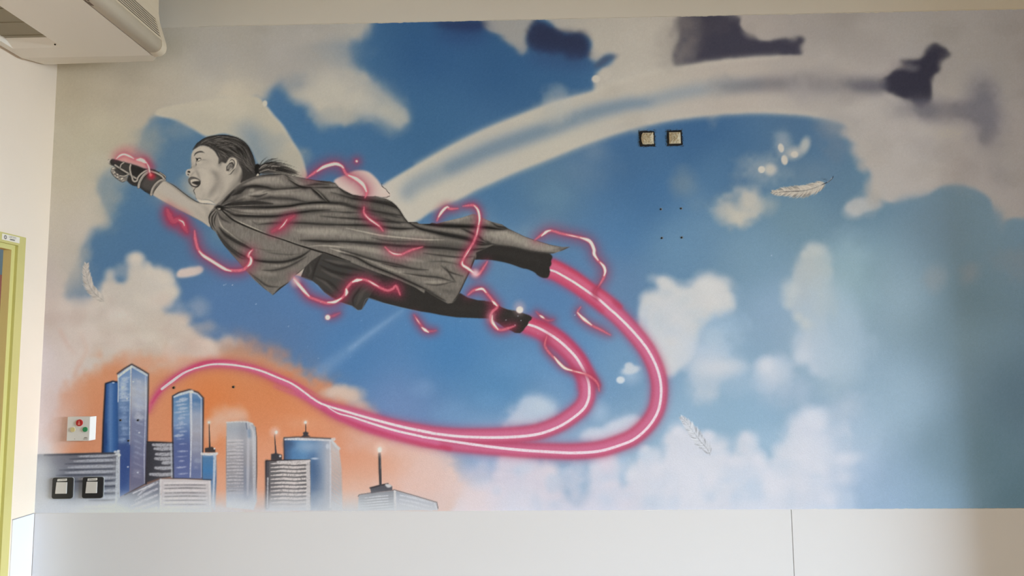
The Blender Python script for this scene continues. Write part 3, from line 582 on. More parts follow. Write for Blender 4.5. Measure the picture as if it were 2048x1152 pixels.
for p, w, v, bl in [([(230,470),(300,480),(380,520),(430,600),(430,720),(380,840)],11,180,3),([(180,130),(260,90),(380,70),(480,90)],8,182,3),([(230,330),(300,340),(350,350)],3.4,184,1.2),([(160,250),(160,330)],2.4,182,1.0),([(200,430),(300,415),(400,430),(440,460)],2,188,.8),
      ([(560,330),(600,420),(660,520)],8,178,3),([(240,960),(330,900),(380,880)],5,180,2),([(650,880),(600,960),(540,1030)],5,178,2),([(140,160),(135,220)],1.8,186,.8),([(400,220),(480,230),(560,250)],7,178,3)]:
    F(FC, p, w * .62, v, 2.5, .8, bl=bl)
for p, w, v, bl in [([(560,470),(620,560),(650,680),(620,800),(540,900)],14,128,5),([(650,600),(690,700),(670,820),(600,940)],12,140,5),([(640,300),(680,420),(700,540)],9,142,4),([(360,300),(450,330),(540,330)],7,150,3),
      ([(210,440),(250,520),(285,600)],4,126,2),([(440,1010),(520,960),(600,880)],7,128,3),([(150,300),(140,380),(160,430)],4,134,2)]:
    F(FC, p, w * .62, v, 3, .55, bl=bl)
for p, w, v, bl in [([(300,560),(360,640),(370,760),(330,860)],13,186,4),([(200,100),(320,75),(440,100)],8,186,3),([(470,380),(540,420),(600,480)],7,184,3),([(260,350),(330,345)],4,188,1.4)]:
    F(FC, p, w * .62, v, 3, .6, bl=bl)
# under the hair, neck
F(FA, [(1850,600),(1800,700),(1720,790),(1620,900)], 10, 104, 6, .8, bl=3); F(FA, [(1830,560),(1830,640),(1790,720)], 8, 56, 5, .9, bl=2.2); F(FA, [(1760,560),(1740,680),(1660,790)], 6, 140, 4, .7, bl=2.4)
F(FA, [(1500,1010),(1590,930),(1680,830)], 6, 110, 4, .8, bl=2)
# eye
for p, w, v in [([(175,215),(205,165),(260,135),(320,130),(375,150)],3.0,50),([(205,245),(240,265),(290,255),(315,280)],2.6,20),([(215,330),(260,312),(315,282)],1.5,40),([(205,250),(225,280),(215,325)],2.4,30),([(212,335),(215,375),(212,410)],1.6,60),
      ([(200,180),(260,148),(330,145)],1.4,96),([(290,300),(350,285),(420,285)],1.4,120)]:
    F(FC, p, w, v, .8, .9, bl=.35)
poly(T(FC, [(235,285),(255,268),(285,268),(300,280),(265,302),(240,308)]), g(188), .4, 1)
puff(*T(FC, [(240,285)])[0], 1.5, 2.2, g(22), 1, .6); puff(*T(FC, [(262,280)])[0], 1.0, 1.0, g(224), 1, .6)
# nose
F(FC, [(95,462),(48,478),(22,525),(36,578),(75,604)], 1.6, 190, .9, .8, bl=.3)
poly(T(FC, [(48,512),(70,497),(102,510),(98,535),(75,530),(52,525)]), g(16), .4, 1); poly(T(FC, [(48,560),(62,552),(80,572),(72,584),(58,578)]), g(22), .4, .95)
F(FC, [(90,460),(125,440),(130,400)], 1.6, 90, .8, .8, bl=.4); F(FC, [(100,600),(140,560),(190,500)], 3, 134, 1.6, .7, bl=1)
# mouth
poly(T(FC, [(62,660),(80,635),(125,612),(190,622),(255,652),(302,690),(285,750),(250,795),(205,806),(140,785),(92,742),(66,700)]), g(88), .6, 1)
F(FC, [(70,655),(120,618),(190,626),(255,655),(300,692)], 2.0, 74, .9, .8, bl=.4)
poly(T(FC, [(105,690),(125,665),(190,655),(255,672),(275,700),(240,730),(170,745),(225,780),(180,775),(130,745)]), g(186), .5, 1)
poly(T(FC, [(130,720),(180,700),(270,692),(290,705),(280,745),(245,768),(190,752),(150,742)]), g(44), .6, 1)
for x in (142, 168, 196, 226): F(FC, [(x, 662),(x + 4, 700)], .8, 120, .7, .7, bl=.2)
poly(T(FC, [(110,700),(125,725),(150,750),(215,770),(235,780),(180,790),(130,765)]), g(176), .6, .9)
F(FC, [(68,700),(95,745),(140,785),(205,808),(250,795),(288,745),(302,690)], 2.0, 34, .9, .95, bl=.3)
F(FC, [(250,795),(200,830),(170,872),(180,915),(206,968)], 1.5, 30, .8, .9, bl=.3)
F(FC, [(80,730),(120,790),(170,850)], 1.3, 120, .8, .8, bl=.3); F(FC, [(160,840),(200,830),(225,815)], 2.2, 150, 1, .7, bl=.6)
F(FC, [(205,970),(203,1005),(232,1042),(290,1058),(400,1052),(480,1066),(545,1102),(590,1146)], 1.0, 70, .8, .8, bl=.3)
# light gap between chin and arm
poly(T(FA, [(1235,948),(1290,958),(1380,962),(1430,980),(1478,1016),(1400,1006),(1290,998),(1260,975)]), g(190), .6, 1)

# hair
hair = T(FA, [(1183,322),(1205,290),(1235,248),(1280,210),(1335,172),(1390,150),(1460,138),(1590,131),(1680,140),(1760,165),(1830,205),(1880,250),(1920,310),(1955,390),(1975,450),(1992,510),(2015,560),(2010,660),(1960,720),(1880,740),(1800,740),
    (1825,660),(1815,570),(1775,500),(1755,440),(1715,410),(1670,415),(1640,440),(1610,490),(1560,470),(1520,500),(1525,440),(1500,390),(1470,340),(1430,305),(1390,280),(1330,262),(1275,270),(1225,300)])
poly(hair, g(52), .7, 1, L_HAIR)
poly(T(FA, [(1480,330),(1540,420),(1560,480),(1610,470),(1650,420),(1600,400),(1540,360)]), g(66), 1.6, .7)
hr = np.random.default_rng(11)
for i in range(130):
    t = hr.random(); s = hr.random()
    # strands sweep from the forehead over the crown down to the band
    a0 = np.array([1240 + 260 * t, 260 - 90 * t + 60 * s]); e = np.array([1985 - 60 * hr.random(), 520 + 120 * hr.random()])
    mid = np.array([1560 + 200 * s - 60 * t, 160 + 260 * t * s + 120 * t + 60 * s])
    p0, p1 = sorted((hr.random(), hr.random())); p1 = max(p1, p0 + .15)
    tt = np.linspace(p0, min(1, p1), 6)[:, None]
    q = (1 - tt) ** 2 * a0 + 2 * tt * (1 - tt) * mid + tt ** 2 * e
    v = hr.choice([24, 28, 34, 84, 104, 128]) if i % 3 else hr.choice([22, 26])
    S0 = spl(T(FA, q)); 
    if all(LAB[int(np.clip(y,0,CH-1)), int(np.clip(x,0,CW-1))] == L_HAIR for x, y in S0[::6]):
        stroke(T(FA, q), [.4, 1.1, .4], g(float(v)), .8, .75)
for i in range(230):
    t = hr.random(); k = hr.random()
    a0 = np.array([1290 + 330 * t, 235 - 95 * t + 30 * (k - .5)]); e = np.array([1990 - 40 * k, 540 + 90 * hr.random()]); mid = np.array([1660 + 130 * t + 40 * (k - .5), 205 + 90 * (1 - t) + 70 * k])
    p0 = hr.random() * .8; tt = np.linspace(p0, min(1, p0 + .14 + .2 * hr.random()), 5)[:, None]
    q = T(FA, (1 - tt) ** 2 * a0 + 2 * tt * (1 - tt) * mid + tt ** 2 * e)
    if all(LAB[int(y), int(x)] == L_HAIR for x, y in q): stroke(q, [.4, 1.2, .4], g(float(hr.choice([22, 26, 30, 78, 92, 112]))), .8, .7)
for p, v in [([(1350,200),(1440,230),(1500,250)],120),([(1330,215),(1400,250),(1470,300)],96),([(1520,350),(1600,400),(1640,395)],128),([(1540,400),(1570,440)],140),([(1560,200),(1640,210),(1700,230)],110),([(1620,250),(1720,290),(1800,350)],96),
     ([(1800,380),(1850,480),(1900,560)],118),([(1760,330),(1840,420),(1900,500)],90),([(1500,260),(1600,300),(1690,360)],84),([(1400,170),(1500,170),(1600,190)],104),([(1500,330),(1530,390),(1540,440)],130),([(1510,300),(1580,350),(1650,380)],110),
     ([(1580,370),(1610,420),(1625,450)],120),([(1900,400),(1940,500),(1960,590)],84),([(1870,560),(1920,610)],96)]:
    F(FA, p, 1.1, v, .8, .8, bl=.3)
_o = np.array([(1225,275),(1262,232),(1335,180),(1400,156),(1460,143),(1520,137),(1590,135),(1680,146),(1760,170),(1830,212),(1880,256),(1920,318),(1952,390),(1974,452),(1990,512)], float)
for i in range(150):
    f_ = 1 - .46 * hr.random(); c0 = np.array([1660 + 60 * (1 - f_), 440]); q = c0 + (_o - c0) * f_ * np.array([1, .97])
    k0 = int(hr.integers(0, 11)); k1 = min(15, k0 + 2 + int(hr.integers(1, 4))); q = T(FA, q[k0:k1] + hr.normal(0, 5, (k1 - k0, 2)))
    if len(q) > 2 and all(LAB[int(y), int(x)] == L_HAIR for x, y in q): stroke(q, [.3] + [1.1] * (len(q) - 2) + [.3], g(float(hr.choice([20, 24, 28, 74, 88, 108, 130]))), .8, .7)
F(FA, [(1183,322),(1235,250),(1335,174),(1460,139),(1590,131),(1760,165),(1880,250),(1955,390),(1992,510)], 1.6, 22, .9, .9, bl=.3)
for i in range(26):
    x = 1210 + 300 * hr.random(); 
    b0 = (x, 262 + (max(0, x - 1330)) * .42); stroke(T(FA, [(b0[0] + 30, b0[1] - 40), (b0[0] + 6, b0[1] - 8), (b0[0] + 8, b0[1] + 16)]), [1.4, 1, .3], g(46), .8, .6)
for i in range(14):
    x = 1515 + 60 * hr.random(); y = 440 + 40 * hr.random(); stroke(T(FA, [(x, y - 40), (x - 6, y), (x - 2, y + 50)]), [1.2, 1, .3], g(74), .8, .5)
# ear
poly(T(FA, [(1700,400),(1760,430),(1790,500),(1780,580),(1720,640),(1690,600),(1740,520),(1730,450)]), g(112), 3, .7)
poly(T(FA, [(1660,436),(1690,416),(1730,422),(1754,455),(1756,500),(1738,550),(1700,590),(1672,625),(1640,636),(1604,622),(1596,590),(1612,545),(1628,490)]), g(172), .6, 1, L_EAR)
for p, w, v in [([(1660,436),(1690,416),(1730,422),(1754,455),(1756,500),(1738,550)],1.2,62),([(1738,550),(1700,592),(1672,628),(1640,638)],1.6,34),([(1655,470),(1685,445),(1715,460),(1722,500),(1700,560),(1680,575)],1.8,44),
      ([(1640,520),(1665,490),(1700,500),(1705,530)],2.2,38),([(1622,590),(1625,540),(1650,500)],2.6,60),([(1615,580),(1640,575),(1660,555)],2.4,40),([(1660,520),(1690,540)],2,54),([(1640,600),(1665,590),(1690,565)],1.6,120)]:
    F(FA, p, w, v, .8, .9, bl=.35)
poly(T(FA, [(1640,530),(1665,490),(1700,490),(1712,530),(1690,560),(1660,560),(1640,580),(1625,570)]), g(88), 1.2, .75)
F(FA, [(1740,450),(1744,500),(1725,550)], 1.4, 196, .8, .8, bl=.3); F(FA, [(1615,610),(1640,620)], 2, 190, .9, .8, bl=.4)
F(FA, [(1662,500),(1690,480),(1706,510),(1694,548)], 2.2, 40, 1, .8, bl=.5); F(FA, [(1628,560),(1640,585),(1665,570)], 2.0, 46, 1, .7, bl=.5); F(FA, [(1716,440),(1738,470),(1736,530)], 1.4, 190, .9, .8, bl=.3)
# ponytail and band
poly(T(FB, [(570,405),(600,400),(618,420),(612,470),(618,500),(596,520),(570,500),(560,450)]), g(26), .5, 1, L_TAIL)
poly(T(FB, [(606,435),(660,395),(740,380),(840,405),(920,440),(1000,490),(960,500),(880,500),(800,495),(700,505),(618,498)]), g(62), 1.2, .9, L_TAIL)
for i in range(70):
    u = hr.random(); ex = 720 + 330 * hr.random(); ey = 350 + (ex - 720) * .52 + 60 * (u - .3)
    q = [(610, 440 + 50 * u), (660 + 60 * u, 400 + 70 * u), ((660 + ex) / 2 + 40, (400 + 70 * u + ey) / 2 - 12), (ex, min(ey, 528))]
    stroke(T(FB, q), [1.3, 1.5, 1.1, .3], g(float(hr.choice([24, 30, 36, 110, 140]))), .8, .75, L_TAIL, thr=.4)
for q in ([(612,440),(630,380),(690,325)],[(625,420),(700,360),(800,338)],[(640,410),(740,355),(830,352)],[(660,400),(780,370),(890,372)],[(680,400),(820,385),(930,420)],[(690,410),(860,400),(990,440)],[(750,430),(900,440),(1020,490)],[(780,450),(930,480),(1045,520)]):
    stroke(T(FB, q), [1.6, 1.4, .4], g(28), .8, .85, L_TAIL, thr=.4)
poly(T(FB, [(575,522),(590,496),(606,508),(604,524)]), g(196), .4, 1, smooth=False)
# cape -------------------------------------------------------------------------
cape = T(CA, [(180,155)]) + T(FB, [(165,815),(240,757),(300,700),(370,630),(440,580),(540,532),(620,514),(720,503),(830,498),(900,508),(980,528),(1060,545),(1200,568),(1330,578),(1385,595),(1422,637),(1480,672),(1560,712),(1650,727)]) + \
    T(CC, [(250,205),(340,203),(440,228),(500,258),(540,293),(575,335),(620,408),(655,452),(735,452),(760,468),(800,470),(862,468),(885,458),(930,466),(1000,448),(1080,430),(1170,410),(1275,374)]) + \
    T(CD, [(480,234),(530,258),(600,290),(650,308),(740,332),(800,372),(880,410),(960,448),(1060,482),(1200,525),(1320,548),(1395,545),(1320,582),(1230,611),(1120,606),(1000,588),(900,560),(800,545),(720,533),(650,530),(580,560),(490,600)]) + \
    T(CD, [(492,640),(470,690),(424,800),(380,890),(335,985),(290,1060),(262,1086),(218,1090),(150,1052),(60,1000),(0,958)]) + \
    T(CB, [(1290,607),(1200,550),(1050,482),(850,410),(700,355),(560,300),(420,255),(310,213),(240,188)]) + \
    T(CA, [(1185,603),(1070,680),(1010,740),(950,795),(900,830),(850,890),(770,950),(700,1010),(665,980),(620,950),(520,862),(440,772),(370,690),(300,612),(230,530),(190,470),(150,402),(112,372),(86,312),(80,258),(98,208),(140,162)])
poly(cape, g(112), .6, 1, L_CAPE, smooth=False)
cx0, cy0, CM = fill(cape, 4)
CMASK = np.zeros((CH, CW), bool); CMASK[cy0:cy0 + CM.shape[0], cx0:cx0 + CM.shape[1]] = CM > .5
def folds(crop, dark, light):
    for p, w, v in light:
        if w < 3.2: F(crop, p, w * 1.1, v + 26, 1.3, .85, bl=.55)
        else: F(crop, p, w * 1.3, v + (16 if v > 100 else 6), 3.5, .85, bl=max(.8, w * .24))
    for p, w, v in dark: F(crop, p, w * 2.1, v + 12, 3, .6, bl=max(1.0, w * .42)); F(crop, p, w * .85, max(18, v - 6), 1.5, .95, bl=.6)
keep = CAN.copy()
# broad tones
for c, p, w, v in [(CA,[(300,330),(420,440),(560,540),(760,610)],26,116),(CA,[(520,720),(700,760),(900,720)],16,112),(CA,[(560,820),(680,860),(800,820)],20,98),(CA,[(700,450),(900,540),(1040,570)],14,110),(CA,[(850,400),(1150,410),(1440,420)],18,128),
      (CA,[(600,285),(900,280),(1200,270)],12,112),(FB,[(700,560),(850,600),(950,650)],14,118),(FB,[(1000,540),(1200,590),(1340,610)],10,84),(FB,[(1450,700),(1750,770),(2000,880)],22,80),(CC,[(100,300),(350,360),(600,440)],24,76),
      (CC,[(0,550),(300,590),(600,640)],16,112),(CC,[(500,560),(900,590),(1250,660)],18,104),(CC,[(0,700),(500,780),(1000,830)],18,110),(CC,[(300,880),(700,1000),(1000,1060)],16,104),(CC,[(1000,830),(1150,950),(1120,1060)],24,116),(CC,[(900,1060),(1050,1110),(1120,1150)],12,76),
      (CC,[(700,640),(1000,680),(1300,700)],10,70),(CC,[(900,460),(1100,440),(1280,400)],12,116),(CD,[(560,300),(700,360)],8,92),(CD,[(550,420),(800,440),(1050,530),(1250,570)],16,122)]:
    F(c, p, w, v, 8, .8, bl=w * .28)
folds(CA, [([(190,165),(300,155),(450,160),(650,165),(850,155),(1000,130),(1200,120),(1440,140)],4,28),([(225,188),(330,240),(450,250),(600,255),(750,250),(900,225),(1050,205),(1250,192)],5,42),
  ([(560,330),(700,320),(850,315),(1000,318),(1200,330),(1440,335)],5,58),([(960,485),(1100,488),(1250,495),(1440,490)],5,46),([(185,360),(240,425),(330,485),(430,535),(500,572)],7,50),
  ([(160,392),(210,470),(300,560),(400,625),(520,670),(650,690),(800,690),(920,660),(1000,620),(1060,575)],5,46),([(170,430),(220,510),(300,580),(390,650),(440,660)],5,60),([(600,770),(700,772),(820,745),(920,700),(1020,640)],4,68),
  ([(165,200),(205,270),(290,318)],4,64),([(620,590),(720,610),(850,620),(980,612)],3.5,92),([(470,790),(560,860),(650,920),(760,932)],2.6,62),([(330,0),(262,80),(205,138)],4,32),([(235,142),(400,130),(520,120),(700,132)],9,52),
  ([(540,95),(650,80),(780,85),(900,95)],4,62),([(1080,0),(1150,50),(1240,118)],4.5,24),([(1150,250),(1260,260),(1440,276)],2.2,60),([(1050,212),(1250,207),(1440,216)],2.5,72),([(500,300),(560,340)],3,88),([(480,545),(640,580),(760,585)],2.5,96)],
 [([(270,168),(400,205),(550,212),(750,202),(950,165),(1200,152),(1440,168)],6,124),([(380,120),(480,72),(620,32),(800,27),(950,40)],5,136),([(400,112),(600,106),(750,118)],6,118),([(300,270),(420,325),(560,385),(650,425)],2.0,160),
  ([(165,240),(210,350),(280,410),(370,480),(480,542)],2.0,158),([(170,415),(240,500),(330,570),(430,628)],2.2,148),([(500,662),(620,704),(750,724),(850,714),(950,670),(1050,602)],4,124),([(900,390),(1100,400),(1300,400),(1440,412)],10,132),
  ([(1050,540),(1200,534),(1440,558)],3,146),([(1240,560),(1350,590),(1440,612)],2,166),([(450,290),(600,292),(750,292)],8,116),([(520,790),(640,800),(760,802)],10,112),([(265,166),(300,178),(340,190)],2,172)])
F(CA, [(205,185),(290,268),(380,320),(500,372),(650,430),(800,477),(950,530),(1100,577),(1250,622),(1440,690)], [2,3.6,3.2,2.6,2.6,3,3,3.6,3.6,3], 20, 1.2, .95, bl=.4)
F(CA, [(650,425),(800,468),(950,520),(1060,548)], 1.6, 140, .9, .7, bl=.4)
for p in ([(150,182),(100,232),(86,290),(110,362),(142,402)],[(158,200),(118,262),(120,330),(148,385)],[(165,215),(138,290),(148,350)]): F(CA, p, 2.6, 24, 1.2, .9, bl=.5)
for p in ([(130,215),(104,270),(112,330)],[(148,230),(130,290),(138,340)]): F(CA, p, 1.4, 120, .9, .7, bl=.4)
folds(FB, [([(440,642),(560,626),(680,640),(760,660),(900,655),(1050,640),(1130,640)],5,40),([(870,510),(940,572),(1010,620),(1070,640),(1150,642)],4,34),([(1130,640),(1200,690),(1260,742),(1325,790)],4.5,24),([(1150,640),(1300,642),(1420,640)],3,42),
  ([(1070,622),(1200,606),(1320,612)],4,56),([(1420,640),(1500,702),(1650,742),(1800,780),(1950,802),(2048,832)],6,46),([(1340,690),(1480,722),(1600,762)],5,60),([(1320,800),(1450,800),(1600,850),(1800,880),(2048,950)],5,52),([(330,722),(420,680),(470,642)],8,46),
  ([(480,722),(600,730),(690,700)],4,56),([(800,742),(950,760),(1100,790)],6,66),([(620,760),(720,742),(805,747)],4,64),([(640,520),(760,508),(860,505)],2.5,50),([(1100,545),(1250,580),(1390,600)],2.2,40),([(1640,880),(1800,930),(2048,1010)],5,56)],
 [([(450,612),(600,572),(760,572),(850,592)],12,122),([(910,530),(1000,590),(1080,612)],4,136),([(480,740),(600,692),(750,672),(900,672),(1050,662)],5,134),([(900,702),(1050,712),(1200,742)],10,114),([(1170,655),(1230,712),(1290,772)],2.4,152),
  ([(1210,652),(1350,662),(1450,702),(1600,762)],7,104),([(1450,722),(1700,792),(1900,802)],5,96),([(515,662),(545,670)],6,140),([(1400,690),(1600,760),(1750,800)],3,108),([(1880,770),(1960,820),(2020,880)],5,84)])
folds(CC, [([(0,190),(150,230),(300,250),(450,280),(560,322),(620,402)],5,44),([(0,280),(150,310),(250,332),(400,360),(600,392)],4.5,54),([(0,360),(200,362)],3,60),([(0,410),(150,420),(300,432),(500,450),(655,457)],4,50),([(0,480),(200,482),(350,490),(500,510),(600,516),(720,512)],4.5,44),
  ([(655,455),(760,512),(900,546),(1050,572),(1200,602),(1320,640),(1440,660)],5,36),([(700,455),(860,472),(1000,482),(1150,490),(1300,497),(1440,502)],4.5,33),([(0,640),(150,645),(300,656),(450,670),(600,682),(800,690),(1000,702),(1200,720),(1440,702)],6,50),([(300,600),(450,632),(650,640),(800,642)],3.5,74),
  ([(0,715),(150,760),(350,820),(550,860),(700,900),(850,912)],3.5,58),([(400,850),(550,880),(650,892)],2.6,48),([(0,750),(150,790),(300,870),(500,950),(700,1040),(900,1132)],3.5,42),([(600,940),(800,970),(950,985),(1100,1030)],3,58),([(970,870),(1050,930),(1180,972)],2.6,58),([(1010,880),(1060,960),(1112,1030)],1.8,44),
  ([(850,832),(1000,832),(1150,862)],2.4,78),([(800,750),(950,770),(1150,790),(1300,782)],2.6,58),([(1292,790),(1240,950),(1170,1090),(1150,1142)],2.2,26),([(1180,512),(1300,572),(1440,652)],2.6,44),([(560,318),(600,370),(640,430),(680,462)],5,30)],
 [([(60,510),(200,540),(400,580),(600,602),(800,620),(1000,622)],2.6,150),([(250,330),(400,352),(500,372)],7,92),([(100,390),(500,412)],6,88),([(450,542),(650,562),(800,562),(1000,582)],10,124),([(800,502),(1000,532),(1200,562)],7,112),([(0,570),(200,590),(350,622)],12,120),
  ([(0,680),(200,702),(400,742),(600,792),(800,832)],8,128),([(0,730),(250,812),(500,882)],2,142),([(900,642),(1100,662),(1250,682)],6,84),([(850,722),(1000,742),(1200,762)],6,92),([(300,832),(500,912),(700,962),(900,1002)],4,130),([(800,902),(1000,932),(1100,962)],7,112),([(700,992),(900,1052),(1080,1092)],9,106),
  ([(1000,802),(1200,822),(1240,902)],10,122),([(950,452),(1100,432),(1270,398)],7,120),([(760,480),(1000,500),(1180,505)],4,108)])
F(CC, [(0,792),(200,882),(400,952),(600,1032),(800,1122)], 1.6, 138, .9, .8, bl=.4)
folds(CD, [([(0,330),(200,346),(400,352),(600,362),(720,376),(790,372)],4.5,30),([(640,310),(700,350),(780,362),(840,390)],3.5,48),([(350,372),(480,432),(560,482),(612,512)],3,40),([(0,385),(200,432),(400,472),(520,522),(640,522)],4.5,38),([(600,502),(700,532),(850,552),(1000,587),(1150,607),(1250,602)],3,48),
  ([(1300,582),(1392,546)],1.6,50),([(480,652),(420,812),(330,990),(262,1084)],2,26),([(0,902),(120,912),(280,880)],3,70),([(0,958),(100,1015),(200,1066)],6,62)],
 [([(480,262),(560,292),(620,322)],6,116),([(560,422),(700,432),(850,462),(1000,512),(1150,552),(1280,562)],12,130),([(700,402),(850,442)],7,134),([(545,462),(590,502)],4,134),([(0,882),(150,892),(260,892)],7,132)])
F(CD, [(0,966),(100,1032),(180,1078),(222,1090)], 1.4, 140, .9, .85, bl=.4); F(CD, [(1200,582),(1320,560),(1385,546)], 3, 104, 1.5, .6, bl=1)
F(CA, [(700,1010),(772,946),(852,888)], 4.5, 24, 1.6, .9, bl=.6); F(CA, [(852,888),(905,828),(1010,742),(1185,604)], 1.4, 30, .8, .8, bl=.3)
F(CA, [(470,792),(600,925),(690,1004)], 1.2, 40, .8, .8, bl=.3); F(CA, [(160,420),(230,532),(300,614),(372,692),(440,772)], 1.2, 40, .8, .8, bl=.3)
# top outline
F(FB, [(440,580),(540,533),(620,515),(720,504),(830,499),(900,509),(1060,546),(1200,569),(1330,579),(1385,596),(1422,638),(1480,673),(1560,713),(1650,728)], 1.4, 28, .9, .9, bl=.3)
F(CC, [(250,206),(340,204),(440,229),(540,294),(620,408),(655,452),(735,453)], 1.5, 26, .9, .9, bl=.3)
F(CD, [(650,309),(740,333),(800,373),(880,411),(960,449),(1060,483),(1200,526),(1320,549)], 1.1, 44, .9, .8, bl=.3)
F(CA, [(200,170),(260,150),(340,110),(420,80)], 12, 40, 5, .7, bl=3.5); F(CA, [(210,180),(300,185),(420,200)], 7, 46, 3, .6, bl=2); F(CA, [(190,190),(260,260),(330,320)], 7, 48, 3, .6, bl=2.4)
F(FB, [(380,640),(460,590),(560,545),(680,520),(820,508)], 4, 46, 2, .7, bl=1.4); F(FB, [(540,690),(640,650),(760,680)], 6, 64, 3, .6, bl=2); F(FB, [(260,760),(340,690),(420,620)], 5, 52, 3, .7, bl=1.6)
F(FB, [(560,560),(700,545),(840,560)], 5, 150, 3, .6, bl=2); F(FB, [(760,700),(900,690),(1050,700)], 5, 138, 3, .6, bl=1.8)
for p in ([(270,168),(420,196),(600,200)],[(290,200),(420,228),(600,236)],[(260,160),(400,150),(560,150)]): F(CA, p, 1.6, 150, 1.2, .7, bl=.5)
for p in ([(250,175),(380,215),(560,226)],[(300,170),(500,180),(700,178)]): F(CA, p, 1.4, 54, 1.2, .7, bl=.5)
F(FB, [(360,770),(480,725),(600,690),(760,672),(900,668),(1040,655)], 4.5, 150, 2.5, .75, bl=1.2); F(FB, [(470,600),(600,566),(740,556),(860,580)], 6, 146, 3, .6, bl=2)
F(FB, [(350,700),(430,650),(520,632),(640,634)], 7, 38, 3, .7, bl=1.8); F(FB, [(520,660),(560,668)], 5, 150, 3, .6, bl=1.2); F(FB, [(640,690),(720,668),(900,650)], 3.4, 48, 2, .7, bl=1)
F(FB, [(860,515),(930,560),(1010,605),(1100,622)], 2.2, 148, 1.5, .7, bl=.6); F(FB, [(1150,648),(1210,690),(1270,750),(1310,785)], 2.2, 150, 1.4, .75, bl=.6)
F(FB, [(1240,650),(1400,690),(1560,740)], 5, 122, 3, .6, bl=1.6); F(FB, [(1480,700),(1620,740),(1780,775)], 3, 52, 2, .6, bl=1)
for k in range(9):
    a = -.55 + k * .2; F(CA, [(188, 168), (188 + 60 * math.cos(a), 168 + 60 * math.sin(a)), (188 + 150 * math.cos(a * .8), 168 + 150 * math.sin(a * .8))], 1.3, 22 if k % 2 else 138, .9, .7, bl=.4)
# dry brushed weave of the cloth
S = np.s_[cy0:cy0 + CM.shape[0], cx0:cx0 + CM.shape[1]]
lum = CAN[S].mean(-1)
amt = np.clip((lum - 50) / 60, 0.15, 1.1) * (0.6 + FRAC[S])
CAN[S] += (np.clip(STREAK[S], -2.2, 2.2) * 4.2 * amt)[..., None] * np.array([1.05, 1, .9], np.float32)
CMF = np.zeros((CH, CW), np.float32); CMF[S] = CM
CAN[:] = keep + (CAN - keep) * np.clip(CMF, 0, 1)[..., None]
LAB[(CM > .5).nonzero()[0] + cy0, (CM > .5).nonzero()[1] + cx0] = L_CAPE
puff(*T(CA, [(190,170)])[0], 11, 5.5, g(22), .9, .5, .2); puff(*T(CA, [(183,179)])[0], 3.4, 2.0, g(186), 1, .5, .4); puff(*T(CA, [(180,173)])[0], 2.0, 1.2, g(20), 1, .4)
# edge of the ponytail falls over the collar
for q in ([(800,450),(930,490),(1040,522)],[(780,470),(900,500),(1000,525)]): stroke(T(FB, q), [1.2, 1, .3], g(34), .8, .7)

# -------------------------------------------------------- curls of light ------
HOT = (236,222,206); RED = (172,46,68); ROSE = (204,108,122)
def curl(crop, pts, w=4.0, hl=(), glow=9.0, ga=.75, core=.9):
    lb = lab('painted_light_curl')
    P_ = T(crop, pts); n = len(P_); w *= 1.3; hl = [(h, v * 1.15) for h, v in hl]
    stroke(P_, [w * 2.6] + [w * 4.0] * max(1, n - 2) + [w * 2.6], (152,58,82), 5, .92 * ga, blurred=glow * .75, dry=.10)
    stroke(P_, [w * 1.0] + [w * 1.7] * max(1, n - 2) + [w * 1.0], RED, 2.5, ga * .6, lb, blurred=2.6, thr=.2)
    stroke(P_, [w * .5] + [w * 1.05] * max(1, n - 2) + [w * .45], ROSE, 1.4, core, lb, blurred=.6, dry=.12)
    for hp, hw in hl:
        stroke(T(crop, hp), [hw * .4] + [hw * 1.25] * max(1, len(hp) - 2) + [hw * .4], (224,160,158), 1.5, .8, lb, blurred=1.0)
        stroke(T(crop, hp), [hw * .25] + [hw] * max(1, len(hp) - 2) + [hw * .3], HOT, .9, .97, lb)
curl(CF, [(75,205),(95,255),(135,325),(195,312),(240,350),(262,400),(285,440)], 6.5, [([(195,312),(240,335),(258,375)],2)], 8, .9, .35)
curl(CF, [(362,425),(372,520),(400,620),(450,680),(540,740),(620,792),(700,835),(800,845),(880,830),(935,775),(955,720),(925,690),(945,650),(970,625)], 4, [([(410,640),(450,685),(540,742),(625,795),(690,832),(745,850)],4),([(945,700),(955,740),(945,775),(920,800)],3.4),([(925,700),(940,655),(965,632)],1.4)], 12, .85)
curl(CA, [(690,400),(790,345),(835,290),(905,250)], 5, [([(760,375),(800,335),(838,280)],1.5)], 9, .8, .25)
curl(FB, [(1095,542),(1200,470),(1280,420),(1380,393),(1450,420),(1490,490),(1530,520),(1620,570),(1690,640),(1708,690),(1690,745)], 3.6, [([(1200,475),(1270,430),(1380,400),(1440,415),(1470,440)],4.2),([(1520,515),(1600,552),(1670,610),(1705,682)],5)], 12, .85)
curl(FB, [(1680,840),(1680,900),(1730,960),(1830,1030),(1875,1085)], 3.4, [([(1690,915),(1730,960),(1840,1040)],1.8)], 9, .85)
curl(FB, [(1596,368),(1612,376)], 4, [([(1600,366),(1610,376)],3.2)], 8, .8)
curl(CC, [(430,690),(500,752),(580,765),(680,722),(795,690)], 3, [([(470,730),(520,756),(590,762)],1.8)], 12, .8)
curl(CC, [(930,442),(960,380),(1020,312),(1055,325),(1135,322)], 3.4, [([(945,405),(980,350),(1025,308),(1045,312)],3.6)], 8, .75)
curl(CC, [(1180,300),(1285,292),(1330,350),(1340,430),(1320,540),(1280,650),(1220,740),(1180,820),(1170,858),(1230,900),(1295,950),(1335,950),(1392,868),(1415,830)], 3.2,
     [([(1288,294),(1325,340),(1340,420),(1330,480)],3.0),([(1175,830),(1180,865),(1225,895),(1285,940)],3.6),([(1330,480),(1310,590)],1.2),([(1260,690),(1190,800)],1.2)], 9, .85)
